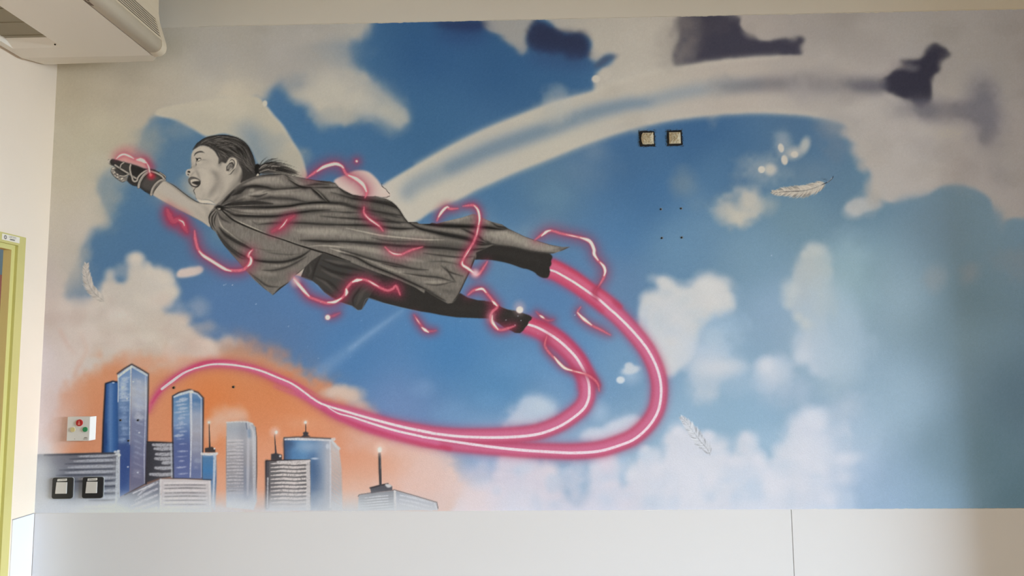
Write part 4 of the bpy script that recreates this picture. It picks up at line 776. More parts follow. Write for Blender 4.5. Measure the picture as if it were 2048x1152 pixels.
puff(*T(CC, [(1298,945)])[0], 9, 9, (228,196,196), .9, .05)
curl(CB, [(40,455),(60,490),(110,550),(170,632),(260,672),(360,702),(450,682),(520,630),(545,560),(600,500),(680,475),(750,490),(840,540),(930,580),(985,565),(1020,540),(1058,625)], 3.6,
     [([(35,470),(100,545),(140,590),(185,635)],4.4),([(360,695),(430,690),(495,655)],4.2),([(535,630),(545,600),(540,565)],4.6),([(600,500),(640,484),(690,478)],5),([(750,485),(800,515),(850,542)],2)], 10, .9)
puff(*T(CB, [(50,490)])[0], 10, 12, (214,186,180), .7, 0.0)
curl(CB, [(358,838),(420,822),(482,795)], 3.2, [([(352,832),(372,846)],8)], 9, .75, .4)
curl(CB, [(1190,815),(1240,890),(1290,955),(1340,972),(1405,965)], 3.4, [([(1265,935),(1300,962),(1330,982)],4.2),([(1205,840),(1250,905)],1.2)], 9, .8, .5)
curl(CE, [(310,290),(360,250),(430,238),(480,290),(530,350),(555,385),(510,430),(500,490),(530,550),(580,575),(640,562),(702,540)], 3.6, [([(375,248),(430,238),(462,268)],3.6),([(510,335),(552,378)],3.4),([(512,455),(515,510),(560,572)],4)], 10, .85)
puff(*T(CE, [(735,395)])[0], 13, 15, (202,168,172), .6, 0.0); puff(*T(CE, [(738,410)])[0], 7.4, 7.2, (228,214,202), 1, .75)
puff(*T(CE, [(500,470)])[0], 9, 13, (206,150,156), .5, 0)
curl(CE, [(872,425),(920,470),(970,497),(1020,492)], 3, [([(902,455),(940,480)],3)], 8, .8, .5)
curl(CE, [(1240,385),(1215,430),(1250,480),(1320,532),(1400,572),(1485,618)], 3.2, [([(1213,432),(1260,480),(1330,535)],4.2)], 10, .75)
curl(FT, [(190,255),(280,190),(390,137),(500,165),(600,190),(780,227),(890,280),(940,360),(950,430),(990,510),(1060,580),(1085,650),(1070,740),(1000,860)], 3.4,
     [([(275,205),(340,150),(392,132)],4),([(770,225),(890,270),(945,370),(950,440),(1000,515)],4.6),([(1025,540),(1075,600),(1090,660),(1075,715)],3.8),([(590,185),(700,210),(770,228)],1.4)], 12, .8)
curl(FT, [(1000,860),(960,905),(958,965),(992,1012)], 2.4, [], 3, .6, .2)
curl(CE, [(962,625),(945,700),(980,762),(1030,812),(1090,872),(1150,905),(1280,940),(1340,975),(1380,1020),(1392,1078)], 3.2, [([(1020,795),(1060,845),(1110,890),(1170,910)],3.8),([(1170,910),(1280,938)],1.3)], 8, .75)
# curl over the glove
curl(GL, [(300,275),(400,195),(500,162),(600,190),(700,250),(830,278),(930,302),(1015,352),(1062,440),(1080,520),(1100,610),(1110,660)], 2.4,
     [([(320,262),(400,190),(500,158),(620,200),(720,255)],2.6),([(790,285),(900,290),(985,340),(1010,350)],5.2),([(1015,352),(1062,440),(1082,520),(1105,630)],1.6)], 5, .35, .5)
puff(*T(GL, [(1130,660)])[0], 9, 8, (190,40,58), .75, .05); puff(*T(GL, [(1110,630)])[0], 3.5, 3.5, (220,120,110), .8, .1)
# ------------------------------------------------------------- the city ------
br = np.random.default_rng(23)
def ramp(stops, horizontal=False):
    """colour running through (canvas y or x, colour) stops, as a full canvas"""
    k = np.arange(CW if horizontal else CH)
    c = np.stack([np.interp(k, [s[0] for s in stops], [s[1][i] for s in stops]) for i in range(3)], -1).astype(np.float32)
    return np.broadcast_to(c[None] if horizontal else c[:, None], (CH, CW, 3))
def ys(crop, stops): return [(crop[1] + y / crop[2], c) for y, c in stops]
def xs_(crop, stops): return [(crop[0] + x / crop[2], c) for x, c in stops]
def dabs(crop, n, x, y, w, h, col, a=.8, slope=0.0, soft=1.2, wob=3):
    """n brush dabs across a facade, spaced down it"""
    for i in range(n):
        yy = y[0] + (y[1] - y[0]) * (i + .25 + .5 * br.random()) / n
        l = x[0] + (x[1] - x[0]) * .4 * br.random() ** 1.5; r = x[1] - (x[1] - x[0]) * .45 * br.random() ** 1.5
        ww = w * (.55 + .9 * br.random()); slope = slope + .05 * (br.random() - .5)
        pts = [(l, yy), ((l + r) / 2, yy + slope * (r - l) / 2 + wob * (br.random() - .5)), (r, yy + slope * (r - l))]
        stroke(T(crop, pts), [ww * .4, ww, ww * .8, ww * .4], col, soft, a * (.6 + .4 * br.random()), dry=.22, blurred=h)
SHARP[0] = True
_stroke = stroke
def stroke(pts, w, col, soft=0.9, alpha=1.0, label=None, dry=0.0, blurred=0.0, thr=0.5):
    # outlines of the city are fat soft marker lines, all other strokes as they are
    c = np.asarray(col)
    if c.shape == (3,) and c.max() < 66 and not isinstance(w, list) and w < 2.6 and label is None: w, soft, blurred = w * 1.7, 1.6, .5
    _stroke(pts, w, col, soft, alpha, label, dry, blurred, thr)
def tower(): return lab('painted_skyscraper')
# blue tower behind the tallest one
b = tower()
poly(T(BA, [(512,225),(560,211),(605,218),(605,700),(490,702),(500,470)]), ramp(xs_(BA, [(495,(34,50,84)),(520,(44,80,132)),(545,(86,120,164)),(570,(56,94,146)),(605,(44,76,122))]), True), .7, 1, b, smooth=False)
stroke(T(BA, [(560,250),(545,360),(538,480),(540,600)]), [4,7,7,4], (96,126,166), 3, .5, blurred=2); stroke(T(BA, [(490,702),(498,480),(512,228),(560,212),(604,218)]), 1.8, (26,32,46), .9, .9)
stroke(T(BA, [(515,640),(512,500)]), 4, (36,58,102), 2, .6, blurred=1.5); puff(*T(BA, [(565,222)])[0], 3, 1.5, (190,198,206), .8, .5)
# tallest tower
b = tower()
poly(T(BA, [(594,165),(640,130),(688,102),(682,640),(676,960),(604,1000),(600,700)]), ramp(ys(BA, [(100,(120,148,180)),(300,(110,136,170)),(420,(84,110,148)),(560,(84,108,146)),(660,(64,84,128)),(760,(58,78,126)),(900,(66,88,134)),(1000,(92,116,160))])), .7, 1, b, smooth=False)
poly(T(BA, [(688,102),(745,132),(800,165),(796,520),(786,905),(676,962),(682,640)]), ramp(ys(BA, [(100,(92,122,160)),(170,(120,142,172)),(260,(168,172,178)),(380,(154,160,172)),(470,(120,126,150)),(600,(116,122,146)),(760,(108,110,136)),(900,(106,106,128)),(960,(120,122,140))])), .7, 1, b, smooth=False)
dabs(BA, 10, (604,676), (180,350), 7, 1.0, (190,198,204), .75, -.10); dabs(BA, 12, (604,672), (350,640), 5, 1.2, (150,168,190), .7, -.06); dabs(BA, 6, (606,670), (400,620), 8, 2.0, (128,150,180), .5, -.04)
dabs(BA, 14, (693,786), (190,470), 6, 1.2, (180,184,190), .7, .30); dabs(BA, 6, (693,786), (200,420), 9, 2.2, (150,164,186), .5, .2); dabs(BA, 8, (694,772), (470,780), 3, 1, (160,166,184), .5, .45); dabs(BA, 3, (690,760), (800,860), 6, 1.5, (150,150,166), .5, .2)
stroke(T(BA, [(600,180),(640,148),(686,115)]), 4.6, (206,208,208), 1.2, .9, dry=.15); stroke(T(BA, [(690,112),(745,142),(796,172)]), 4.2, (196,202,208), 1.2, .85, dry=.2)
stroke(T(BA, [(684,112),(680,300),(676,500),(676,640)]), [2.6,2.2,1.8,1.2], (200,204,208), .9, .8, dry=.2); stroke(T(BA, [(598,170),(600,260),(597,350)]), 2.0, (204,208,210), .9, .8); stroke(T(BA, [(782,180),(784,400),(774,700),(776,900)]), 1.6, (196,198,204), .9, .7, dry=.2)
stroke(T(BA, [(592,160),(640,125),(690,96),(745,126),(803,162),(797,520),(788,905)]), 1.5, (34,38,48), .8, .85); stroke(T(BA, [(794,640),(786,906)]), 2.2, (46,44,50), .8, .8)
stroke(T(BA, [(612,660),(670,660),(640,800),(620,980)]), 14, (48,70,122), 8, .5, blurred=4)
for x, y in [(658,330),(700,215),(664,792),(730,830),(740,560)]: puff(*T(BA, [(x,y)])[0], 2.2, 1.6, (206,210,214), .85, .3)
# low dark slab, far left
b = tower()
poly(T(BA, [(40,706),(590,696),(612,690),(606,1108),(20,1108)]), ramp(ys(BA, [(700,(92,96,104)),(740,(104,108,118)),(800,(112,118,128)),(880,(104,112,124)),(960,(120,130,142)),(1040,(150,162,170)),(1108,(186,196,200))])), .8, .96, b, smooth=False)
for yy, l in [(715,330),(748,300),(790,260),(826,240),(868,330),(902,470),(950,480),(996,460),(1052,420)]:
    stroke(T(BA, [(l,yy+6),(l+120,yy+2),(575,yy-4)]), [2,6,7,4], (176,180,186), 2.2, .72, dry=.25, blurred=.8)
    stroke(T(BA, [(l-60,yy+24),(l+120,yy+20),(560,yy+16)]), [1.5,3.4,3.4,2], (54,58,70), 2, .7, dry=.2, blurred=.8)
stroke(T(BA, [(100,712),(300,706),(590,698)]), 2.4, (52,54,62), 1, .8); stroke(T(BA, [(596,690),(590,900),(584,1090)]), 6, (186,192,196), 1.6, .85, dry=.25); stroke(T(BA, [(606,700),(604,1090)]), 2, (210,212,212), .9, .8)
for x, y in [(578,690),(600,684),(606,712),(586,706)]: puff(*T(BA, [(x,y)])[0], 3.4, 2.6, (206,208,208), .85, .4)
poly(T(BA, [(30,640),(90,690),(150,800),(160,1000),(200,1110),(-40,1110)]), (196,202,202), 14, .85); poly(T(BA, [(30,660),(120,690),(240,690),(240,712),(120,716)]), (196,190,186), 6, .35)
stroke(T(BA, [(60,1075),(200,1060),(400,1080),(600,1090)]), 14, (188,198,202), 8, .7, blurred=5)
# small dark block between the blue towers
b = tower()
poly(T(BA, [(792,622),(850,622),(974,630),(976,860),(880,868),(790,900)]), ramp(xs_(BA, [(790,(52,52,58)),(860,(62,62,68)),(976,(84,84,90))]), True), .7, 1, b, smooth=False)
for yy, l in [(642,835),(668,845),(705,855),(735,850),(762,905),(798,850),(842,815)]: stroke(T(BA, [(l,yy),(900,yy+3),(965,yy-1)]), [5,7,7,6], (176,176,180), 1.8, .85, dry=.2, blurred=.5)
stroke(T(BA, [(962,640),(966,860)]), 6, (176,178,182), 1.6, .8, dry=.3); stroke(T(BA, [(792,622),(974,628)]), 1.6, (40,40,44), .8, .8)
# second tall tower
b = tower()
poly(T(BA, [(968,312),(985,300),(1080,275),(1090,560),(1090,872),(975,872)]), ramp(ys(BA, [(280,(88,124,162)),(400,(104,138,172)),(480,(120,146,178)),(570,(90,112,156)),(640,(84,98,142)),(760,(88,100,144)),(872,(96,108,150))])), .7, 1, b, smooth=False)
poly(T(BA, [(1080,275),(1130,290),(1172,325),(1170,600),(1168,872),(1088,872)]), ramp(ys(BA, [(280,(120,146,174)),(340,(84,120,160)),(440,(150,160,176)),(560,(158,158,166)),(700,(132,136,156)),(820,(100,112,150)),(872,(106,118,154))])), .7, 1, b, smooth=False)
dabs(BA, 13, (976,1084), (300,590), 5, .9, (184,192,200), .8, -.10); dabs(BA, 8, (1096,1164), (340,840), 7, 1.8, (164,170,182), .5, .12); dabs(BA, 7, (985,1070), (590,850), 2.6, .7, (180,186,200), .8, -.04)
stroke(T(BA, [(976,315),(1020,298),(1078,282)]), 5, (204,208,210), 1.2, .85, dry=.2); stroke(T(BA, [(1090,280),(1094,560),(1086,860)]), [5,3.4,2.4], (196,200,206), 1.2, .85, dry=.25); stroke(T(BA, [(1100,285),(1140,300),(1160,325)]), 4, (190,198,206), 1, .8, dry=.2)
stroke(T(BA, [(1160,330),(1162,600),(1162,860)]), 1.8, (190,196,204), .9, .7); stroke(T(BA, [(972,870),(966,500),(967,312),(1010,288),(1082,268),(1140,288),(1175,325),(1172,600),(1170,870)]), 1.6, (30,38,54), .8, .85)
puff(*T(BA, [(1095,282)])[0], 4.5, 3.5, (214,216,216), .9, .5)
# slim blue block with mast
b = tower()
poly(T(BA, [(1168,705),(1262,695),(1264,890),(1255,1090),(1170,1000)]), ramp(ys(BA, [(700,(150,170,190)),(730,(80,120,158)),(820,(70,120,166)),(880,(84,116,154)),(960,(120,140,164)),(1090,(180,186,192))])), .7, 1, b, smooth=False)
stroke(T(BA, [(1165,703),(1215,706),(1265,702)]), 5.4, (210,208,204), 1.2, .95, dry=.2); stroke(T(BA, [(1252,715),(1250,800),(1246,900),(1240,1060)]), [6,5,4,3], (192,198,204), 1.6, .85, dry=.2)
ma = lab('painted_antenna')
poly(T(BA, [(1185,665),(1235,655),(1256,672),(1256,694),(1186,694)]), (62,56,56), .6, 1, ma, smooth=False); stroke(T(BA, [(1214,495),(1216,580),(1218,658)]), [1.5,2.2,3.4], (60,56,56), .8, 1, ma)
puff(*T(BA, [(1213,490)])[0], 5.5, 5.5, (222,190,168), .8, 0); puff(*T(BA, [(1213,490)])[0], 2.6, 2.6, (232,220,210), 1, .7); puff(*T(BA, [(1250,668)])[0], 2, 2, (220,216,212), .9, .5)
# low front block
b = tower()
poly(T(BA, [(600,1005),(660,970),(770,920),(885,872),(892,1106),(560,1108)]), ramp(ys(BA, [(880,(120,122,132)),(960,(116,120,132)),(1020,(140,148,158)),(1106,(190,198,202))])), .8, 1, b, smooth=False)
poly(T(BA, [(885,872),(1050,874),(1226,882),(1232,1106),(892,1106)]), ramp(ys(BA, [(872,(196,190,188)),(1000,(186,182,182)),(1060,(190,188,190)),(1106,(204,204,204))])), .7, 1, b, smooth=False)
for k in range(5): stroke(T(BA, [(690 - 22 * k + 40, 985 + 36 * k), (780, 940 + 38 * k), (862, 898 + 42 * k)]), [2,5,5,4], (190,190,194), 1.6, .8, dry=.3, blurred=.5)
for yy in (912, 935, 966, 990, 1016, 1044): stroke(T(BA, [(915,yy+4),(1060,yy),(1190,yy+3)]), [2,3,3.4,1.5], (108,106,110), 1.4, .72, dry=.35, blurred=.4)
for yy in (900, 950, 1004, 1032, 1064): stroke(T(BA, [(905,yy+2),(1040,yy+1),(1200,yy)]), [3,5,5,3], (212,206,204), 1.4, .8, dry=.3, blurred=.4)
stroke(T(BA, [(884,874),(884,980),(886,1100)]), 4, (206,204,202), 1, .9, dry=.25); stroke(T(BA, [(1216,888),(1222,1100)]), 3.4, (210,206,204), 1, .8, dry=.2)
stroke(T(BA, [(640,982),(770,914),(885,868),(1050,870),(1228,880)]), 1.4, (56,56,62), .8, .75); stroke(T(BA, [(700,970),(840,905)]), 3, (204,204,206), 1, .8, dry=.3)
poly(T(BA, [(560,1010),(640,985),(700,1040),(640,1108),(500,1108)]), (176,190,200), 10, .6)
# pale rounded tower
b = tower()
poly(T(BB, [(218,186),(260,178),(385,176),(430,190),(455,222),(465,300),(466,830),(440,900),(215,880),(214,500)]), ramp(ys(BB, [(176,(168,172,174)),(240,(160,166,172)),(330,(176,176,178)),(500,(150,148,152)),(640,(140,140,146)),(720,(150,152,160)),(800,(168,176,186)),(880,(198,204,206))])), .8, 1, b, smooth=False)
poly(T(BB, [(330,210),(380,200),(390,520),(385,700),(350,640)]), (120,124,136), 5, .4); stroke(T(BB, [(385,560),(380,800)]), 10, (122,134,156), 5, .5, blurred=3)
for i in range(17): 
    yy = 330 + i * 27; stroke(T(BB, [(224,yy+3),(280,yy),(352,yy+1)]), [3,3.8,2.4], (196,192,190), 1.4, .72 * (1 - max(0, i - 12) * .15), dry=.3, blurred=.5)
for i in range(12): stroke(T(BB, [(230,350+i*36),(300,346+i*36)]), [1.5,2.4,1], (110,108,112), 1.2, .4, dry=.3, blurred=.5)
stroke(T(BB, [(388,190),(396,300),(394,500),(390,780)]), [3,5,6,3], (188,188,190), 2, .7, blurred=.8); stroke(T(BB, [(410,200),(438,260),(444,420),(444,800)]), [4,7,6,3], (198,198,198), 2, .7, blurred=.8, dry=.15)
stroke(T(BB, [(218,184),(300,178),(385,178),(430,196)]), 3, (200,200,198), 1.2, .8, dry=.3); stroke(T(BB, [(455,222),(464,300),(465,560),(463,720)]), [1,1.8,1.8,.8], (52,52,58), .9, .8); stroke(T(BB, [(378,190),(386,240)]), 2, (60,76,104), 1, .6); stroke(T(BB, [(400,250),(405,300)]), 6, (92,122,156), 3, .5, blurred=1.4)
stroke(T(BB, [(216,300),(216,600)]), 1, (90,88,92), .8, .5)
# blue office block with mast
b = tower()
poly(T(BB, [(690,312),(800,308),(1075,318),(1080,905),(900,905),(690,600)]), ramp(xs_(BB, [(690,(66,84,112)),(760,(84,124,164)),(850,(96,138,176)),(930,(92,124,160)),(1010,(146,158,174)),(1080,(176,178,182))]), True), .8, 1, b, smooth=False)
poly(T(BB, [(1075,320),(1110,360),(1140,400),(1160,560),(1168,905),(1078,905)]), ramp(ys(BB, [(320,(176,180,182)),(420,(196,184,178)),(600,(184,170,164)),(760,(180,176,176)),(905,(200,202,204))])), .8, 1, b, smooth=False)
poly(T(BB, [(880,500),(960,500),(985,640),(970,800),(905,905),(900,620)]), (66,84,112), 7, .6); puff(*T(BB, [(890,380)])[0], 28, 13, (150,172,192), .7, 0); puff(*T(BB, [(730,360)])[0], 12, 10, (66,86,116), .7, 0); puff(*T(BB, [(940,480)])[0], 8, 2.4, (190,200,210), .8, .3)
poly(T(BB, [(910,700),(1060,700),(1060,905),(910,905)]), (150,160,172), 12, .6)
stroke(T(BB, [(695,318),(850,320),(1070,325),(1100,322)]), 5.4, (208,206,204), 1.4, .95, dry=.2); stroke(T(BB, [(1066,330),(1070,560),(1068,880)]), 3.4, (202,202,204), 1, .8, dry=.25); stroke(T(BB, [(1080,335),(1115,375),(1140,400)]), 5, (200,202,202), 1.4, .9, dry=.25)
for i in range(13): yy = 420 + i * 32; stroke(T(BB, [(1082,yy),(1110,yy+26),(1146,yy+54)]), [1.5,2.4,1], (200,176,164), 1.2, .6, dry=.3, blurred=.4)
stroke(T(BB, [(690,490),(688,310),(800,303),(1070,316)]), 1.4, (46,48,56), .8, .8); puff(*T(BB, [(1045,380)])[0], 4, 6, (196,202,208), .8, .4); stroke(T(BB, [(1052,420),(1046,600),(1040,800)]), 8, (178,178,182), 4, .5, blurred=2)
ma = lab('painted_antenna')
poly(T(BB, [(828,302),(848,286),(842,268),(866,256),(890,268),(884,286),(908,300)]), (62,60,64), .6, 1, ma, smooth=False); stroke(T(BB, [(866,192),(866,260)]), 2, (60,56,58), .8, 1, ma)
puff(*T(BB, [(864,185)])[0], 6, 6, (226,186,158), .7, 0); puff(*T(BB, [(864,183)])[0], 3, 3.2, (234,222,212), 1, .6)
# striped block with mast
b = tower()
poly(T(BB, [(540,496),(905,490),(908,905),(540,908)]), ramp(ys(BB, [(490,(98,94,94)),(600,(104,102,102)),(780,(112,110,112)),(850,(150,150,154)),(908,(196,200,202))])), .7, 1, b, smooth=False)
stroke(T(BB, [(548,505),(552,700),(546,880)]), [8,9,8], (66,66,74), 2, .7, blurred=1)
for i in range(12):
    yy = 518 + i * 32; k = 1 - max(0, i - 9) * .22
    stroke(T(BB, [(582,yy+4),(680,yy-2),(780,yy+3),(868,yy-2)]), [1.6,4.8,5.2,3.6], (212,204,198), 1.3, .92 * k, dry=.25)
stroke(T(BB, [(640,505),(760,500),(895,498)]), 6, (208,202,198), 1.6, .85, dry=.25); stroke(T(BB, [(884,505),(888,700),(884,890)]), 8, (206,200,196), 1.6, .85, dry=.2); stroke(T(BB, [(556,640),(552,880)]), 3, (196,194,194), 1, .8, dry=.2)
stroke(T(BB, [(540,700),(541,498),(690,492),(905,488)]), [1,2.2,2.4,1], (34,33,38), .9, .9)
ma = lab('painted_antenna')
poly(T(BB, [(583,442),(606,438),(622,430),(640,440),(672,448),(672,492),(582,492)]), (64,62,66), .6, 1, ma, smooth=False); stroke(T(BB, [(612,285),(616,360),(622,436)]), [1.4,2.4,3.6], (62,58,62), .8, 1, ma)
puff(*T(BB, [(612,262)])[0], 10, 10, (224,190,176), .7, 0); puff(*T(BB, [(625,265)])[0], 3.2, 4, (236,226,216), 1, .5); puff(*T(BB, [(657,460)])[0], 2.4, 2.4, (216,216,216), .9, .5)
# low block on the right
b = tower()
poly(T(BB, [(1300,778),(1440,756),(1596,740),(1600,905),(1294,905)]), ramp(ys(BB, [(740,(132,134,140)),(800,(150,154,160)),(860,(176,182,186)),(905,(196,200,204))])), .7, 1, b, smooth=False)
poly(T(BB, [(1596,740),(1770,790),(1940,842),(1950,905),(1600,905)]), ramp(ys(BB, [(740,(150,156,164)),(820,(176,180,188)),(905,(200,202,206))])), .7, 1, b, smooth=False)
for i in range(5): yy = 796 + i * 22; stroke(T(BB, [(1350,yy+8),(1450,yy-4),(1540,yy-12)]), [1.5,3,3.4,2], (206,206,208), 1.2, .85, dry=.3); stroke(T(BB, [(1310,yy+16),(1450,yy+4),(1580,yy-6)]), [1,2,2,1], (112,116,124), 1, .6, dry=.3)
for i in range(3): yy = 780 + i * 34; stroke(T(BB, [(1640,yy),(1760,yy+24),(1900,yy+62)]), [3,4,4,2], (208,210,214), 1.4, .75, dry=.3)
stroke(T(BB, [(1596,745),(1600,900)]), 4.6, (210,208,206), 1.1, .95, dry=.2); stroke(T(BB, [(1296,790),(1304,776),(1450,752),(1594,736),(1770,786),(1940,838),(1950,890)]), 1.5, (64,62,66), .8, .85); stroke(T(BB, [(1920,850),(1940,895)]), 3, (206,208,210), 1, .8, dry=.2)
ma = lab('painted_antenna')
poly(T(BB, [(1394,720),(1480,698),(1540,686),(1574,706),(1576,738),(1480,750),(1402,766)]), (88,88,94), .6, 1, ma, smooth=False); stroke(T(BB, [(1394,720),(1480,697),(1540,686)]), 1.5, (40,38,42), .8, .9); poly(T(BB, [(1515,692),(1545,688),(1570,706),(1540,718)]), (206,204,202), .7, .95)
stroke(T(BB, [(1472,432),(1476,560),(1480,694)]), [4.6,5,4.2], (70,70,74), .8, 1, ma); stroke(T(BB, [(1464,440),(1466,560),(1472,690)]), 1.0, (40,38,42), .7, .8); stroke(T(BB, [(1478,470),(1480,560)]), 1.4, (120,122,124), .8, .7, dry=.3)
puff(*T(BB, [(1472,405)])[0], 11, 13, (234,200,182), .85, 0); puff(*T(BB, [(1472,408)])[0], 4.4, 6, (238,230,220), 1, .5)
SHARP[0] = False; stroke = _stroke
# mist along the foot of the city
mm = np.clip((np.arange(CH) - 978) / 42.0, 0, 1)[:, None] * np.clip((np.arange(CW) - 60) / 30., 0, 1)[None] * np.clip((940 - np.arange(CW)) / 200., 0, 1)[None]
comp(0, 0, (mm * (.75 + .4 * FRAC)).clip(0, 1).astype(np.float32), (200,205,207), .9)

# ------------------------------------------------------------- feathers ------
def feather(spine, half, n, light, dark, seed, da=.8):
    lb = lab('painted_feather'); fr = np.random.default_rng(seed)
    q = spl(spine, False, 0.5); N = len(q)
    ks = np.linspace(.06, .9, 12); hw = np.interp(ks, [0, .25, .55, .85, 1], half) * .62
    stroke([tuple(q[int(k * (N - 1))]) for k in ks], list(2 * hw), tuple(np.array(light) * .94), 1.5, .8, lb, blurred=.8)
    for i in range(n):
        t = .04 + .9 * (i + .5) / n
        for sgn in (-1, 1):
            k = int(t * (N - 1)); d = q[min(N - 1, k + 4)] - q[max(0, k - 4)]; d /= np.hypot(*d) + 1e-9
            nn = np.array([-d[1], d[0]]) * sgn
            L = np.interp(t, [0, .25, .55, .85, 1], half) * (.85 + .3 * fr.random())
            tip = q[k] - d * L * 1.05 + nn * L
            mid = q[k] - d * L * .35 + nn * L * .55
            stroke([tuple(q[k]), tuple(mid), tuple(tip)], [1.6, 2.6, .7], tuple(np.array(light) * (.92 + .12 * fr.random())), .9, .95, lb, thr=.4)
            if fr.random() < da:
                o = d * 1.1
                stroke([tuple(q[k] + o + nn * L * .25), tuple(mid + o), tuple(tip + o * .6)], [.6, 1.3, .4], tuple(np.array(dark) * (.8 + .7 * fr.random())), .7, .75)
    stroke(list(map(tuple, q[::12])), [.6, .8, 1.0, .8], dark, .7, .55, lb, dry=.9)
    return lb
f = feather(T((1530,340,13.65), [(130,575),(300,615),(520,590),(800,590),(1080,565),(1350,490),(1560,400),(1700,340)]), [2,8,12.5,12,8], 40, (192,182,164), (42,40,40), 3, .55)
stroke(T((1530,340,13.65), [(1560,400),(1700,335),(1800,265),(1850,200),(1858,175)]), [1.4,1.6,1.6,1.4], (28,28,34), .8, 1, f, thr=.3); stroke(T((1530,340,13.65), [(1700,335),(1780,272),(1830,215)]), .9, (190,186,180), .7, .9)
stroke(T((1530,340,13.65), [(1540,232),(1640,255),(1700,290)]), [.5,1.1,.5], (34,36,40), .8, .8); stroke(T((1530,340,13.65), [(330,635),(450,605),(800,582),(1090,562)]), [.4,1,1.4,.5], (44,40,38), .8, .8)
f = feather(T((1350,820,11.52), [(100,125),(260,290),(420,500),(600,740),(740,900),(820,1060)]), [2,8,12.5,11,6], 34, (216,220,226), (84,88,98), 5, .45)
f = feather(T((150,520,12.8), [(300,50),(280,250),(320,500),(400,720),(540,890),(680,1000),(780,1090)]), [3,7.5,10,10,4], 30, (196,188,174), (112,104,94), 9, .5)
# specks of white spatter
for i in range(22):
    x, y = 480 + 760 * br.random(), 560 + 250 * br.random(); puff(x, y, .9 + .3 * br.random(), .8, (170,194,216), .4, .4)
for x, y in [(465,570),(448,570),(512,608),(577,653),(637,716),(1012,640),(1036,632),(1030,650),(1042,641),(1150,630),(1543,511),(452,569)]: puff(x, y, 1.2, 1.0, (206,214,220), .7, .4)
# sprayed grain over the whole wall
CAN += (GRAIN * 1.1 + FINE * .7)[..., None]
np.clip(CAN, 4, 250, out=CAN)
# ----------------------------------------------------------- mesh helpers ----
def srgb(c):
    c = np.asarray(c, np.float64) / 255.0
    return np.where(c <= 0.04045, c / 12.92, ((c + 0.055) / 1.055) ** 2.4)
def mat(name, color, rough=0.5, noise=0.0, nscale=40.0, bump=0.0, bscale=300.0, metal=0.0, spec=0.5):
    m = bpy.data.materials.new(name); m.use_nodes = True
    nt = m.node_tree; b = nt.nodes['Principled BSDF']
    b.inputs['Base Color'].default_value = (*color, 1); b.inputs['Roughness'].default_value = rough; b.inputs['Metallic'].default_value = metal
    b.inputs['Specular IOR Level'].default_value = spec
    tc = nt.nodes.new('ShaderNodeTexCoord')
    if noise:
        n = nt.nodes.new('ShaderNodeTexNoise'); n.inputs['Scale'].default_value = nscale; n.inputs['Detail'].default_value = 4
        nt.links.new(tc.outputs['Object'], n.inputs['Vector'])
        mx = nt.nodes.new('ShaderNodeMix'); mx.data_type = 'RGBA'
        mx.inputs['A'].default_value = (*[c * (1 - noise) for c in color], 1); mx.inputs['B'].default_value = (*[min(1, c * (1 + noise)) for c in color], 1)
        nt.links.new(n.outputs['Fac'], mx.inputs['Factor']); nt.links.new(mx.outputs['Result'], b.inputs['Base Color'])
    if bump:
        n = nt.nodes.new('ShaderNodeTexNoise'); n.inputs['Scale'].default_value = bscale; n.inputs['Detail'].default_value = 3
        nt.links.new(tc.outputs['Object'], n.inputs['Vector'])
        bp = nt.nodes.new('ShaderNodeBump'); bp.inputs['Strength'].default_value = bump; bp.inputs['Distance'].default_value = 0.002
        nt.links.new(n.outputs['Fac'], bp.inputs['Height']); nt.links.new(bp.outputs['Normal'], b.inputs['Normal'])
    return m

def bm_box(bm, x0, x1, y0, y1, z0, z1):
    v = [bm.verts.new((x, y, z)) for x in (x0, x1) for y in (y0, y1) for z in (z0, z1)]
    for f in ((0, 1, 3, 2), (4, 6, 7, 5), (0, 4, 5, 1), (2, 3, 7, 6), (0, 2, 6, 4), (1, 5, 7, 3)): bm.faces.new([v[i] for i in f])
def bevel(bm, w, seg=2):
    bmesh.ops.bevel(bm, geom=bm.edges[:], offset=w, segments=seg, profile=0.6, affect='EDGES')
def obj(name, bm, m, parent=None, smooth=False):
    me = bpy.data.meshes.new(name)
    if isinstance(bm, bmesh.types.BMesh):
        bmesh.ops.recalc_face_normals(bm, faces=bm.faces[:]); bm.to_mesh(me); bm.free()
    else: me.from_pydata(bm[0], [], bm[1]); me.update()
    if m: me.materials.append(m)
    if smooth:
        for p in me.polygons: p.use_smooth = True
    o = bpy.data.objects.new(name, me); COL.objects.link(o)
    if parent: o.parent = parent; o.matrix_parent_inverse = Matrix.Translation(-parent.location)
    return o
def box(name, dims, m, parent=None, bev=0.0, seg=2):
    bm = bmesh.new(); bm_box(bm, *dims)
    if bev: bevel(bm, bev, seg)
    return obj(name, bm, m, parent)
def tag(o, label, cat, group=None):
    o['label'] = label; o['category'] = cat
    if group: o['group'] = group
    return o
def empty(name, loc):
    o = bpy.data.objects.new(name, None); COL.objects.link(o); o.location = loc; o.empty_display_size = .05
    return o
def structure(o): o['kind'] = 'structure'; return o
def extrude_y(pts, y0, y1, caps=True):
    """solid from an (x, z) profile"""
    bm = bmesh.new(); a = [bm.verts.new((x, y0, z)) for x, z in pts]; b = [bm.verts.new((x, y1, z)) for x, z in pts]
    n = len(pts)
    for i in range(n): bm.faces.new((a[i], a[(i + 1) % n], b[(i + 1) % n], b[i]))
    if caps: bm.faces.new(a[::-1]); bm.faces.new(b)
    return bm

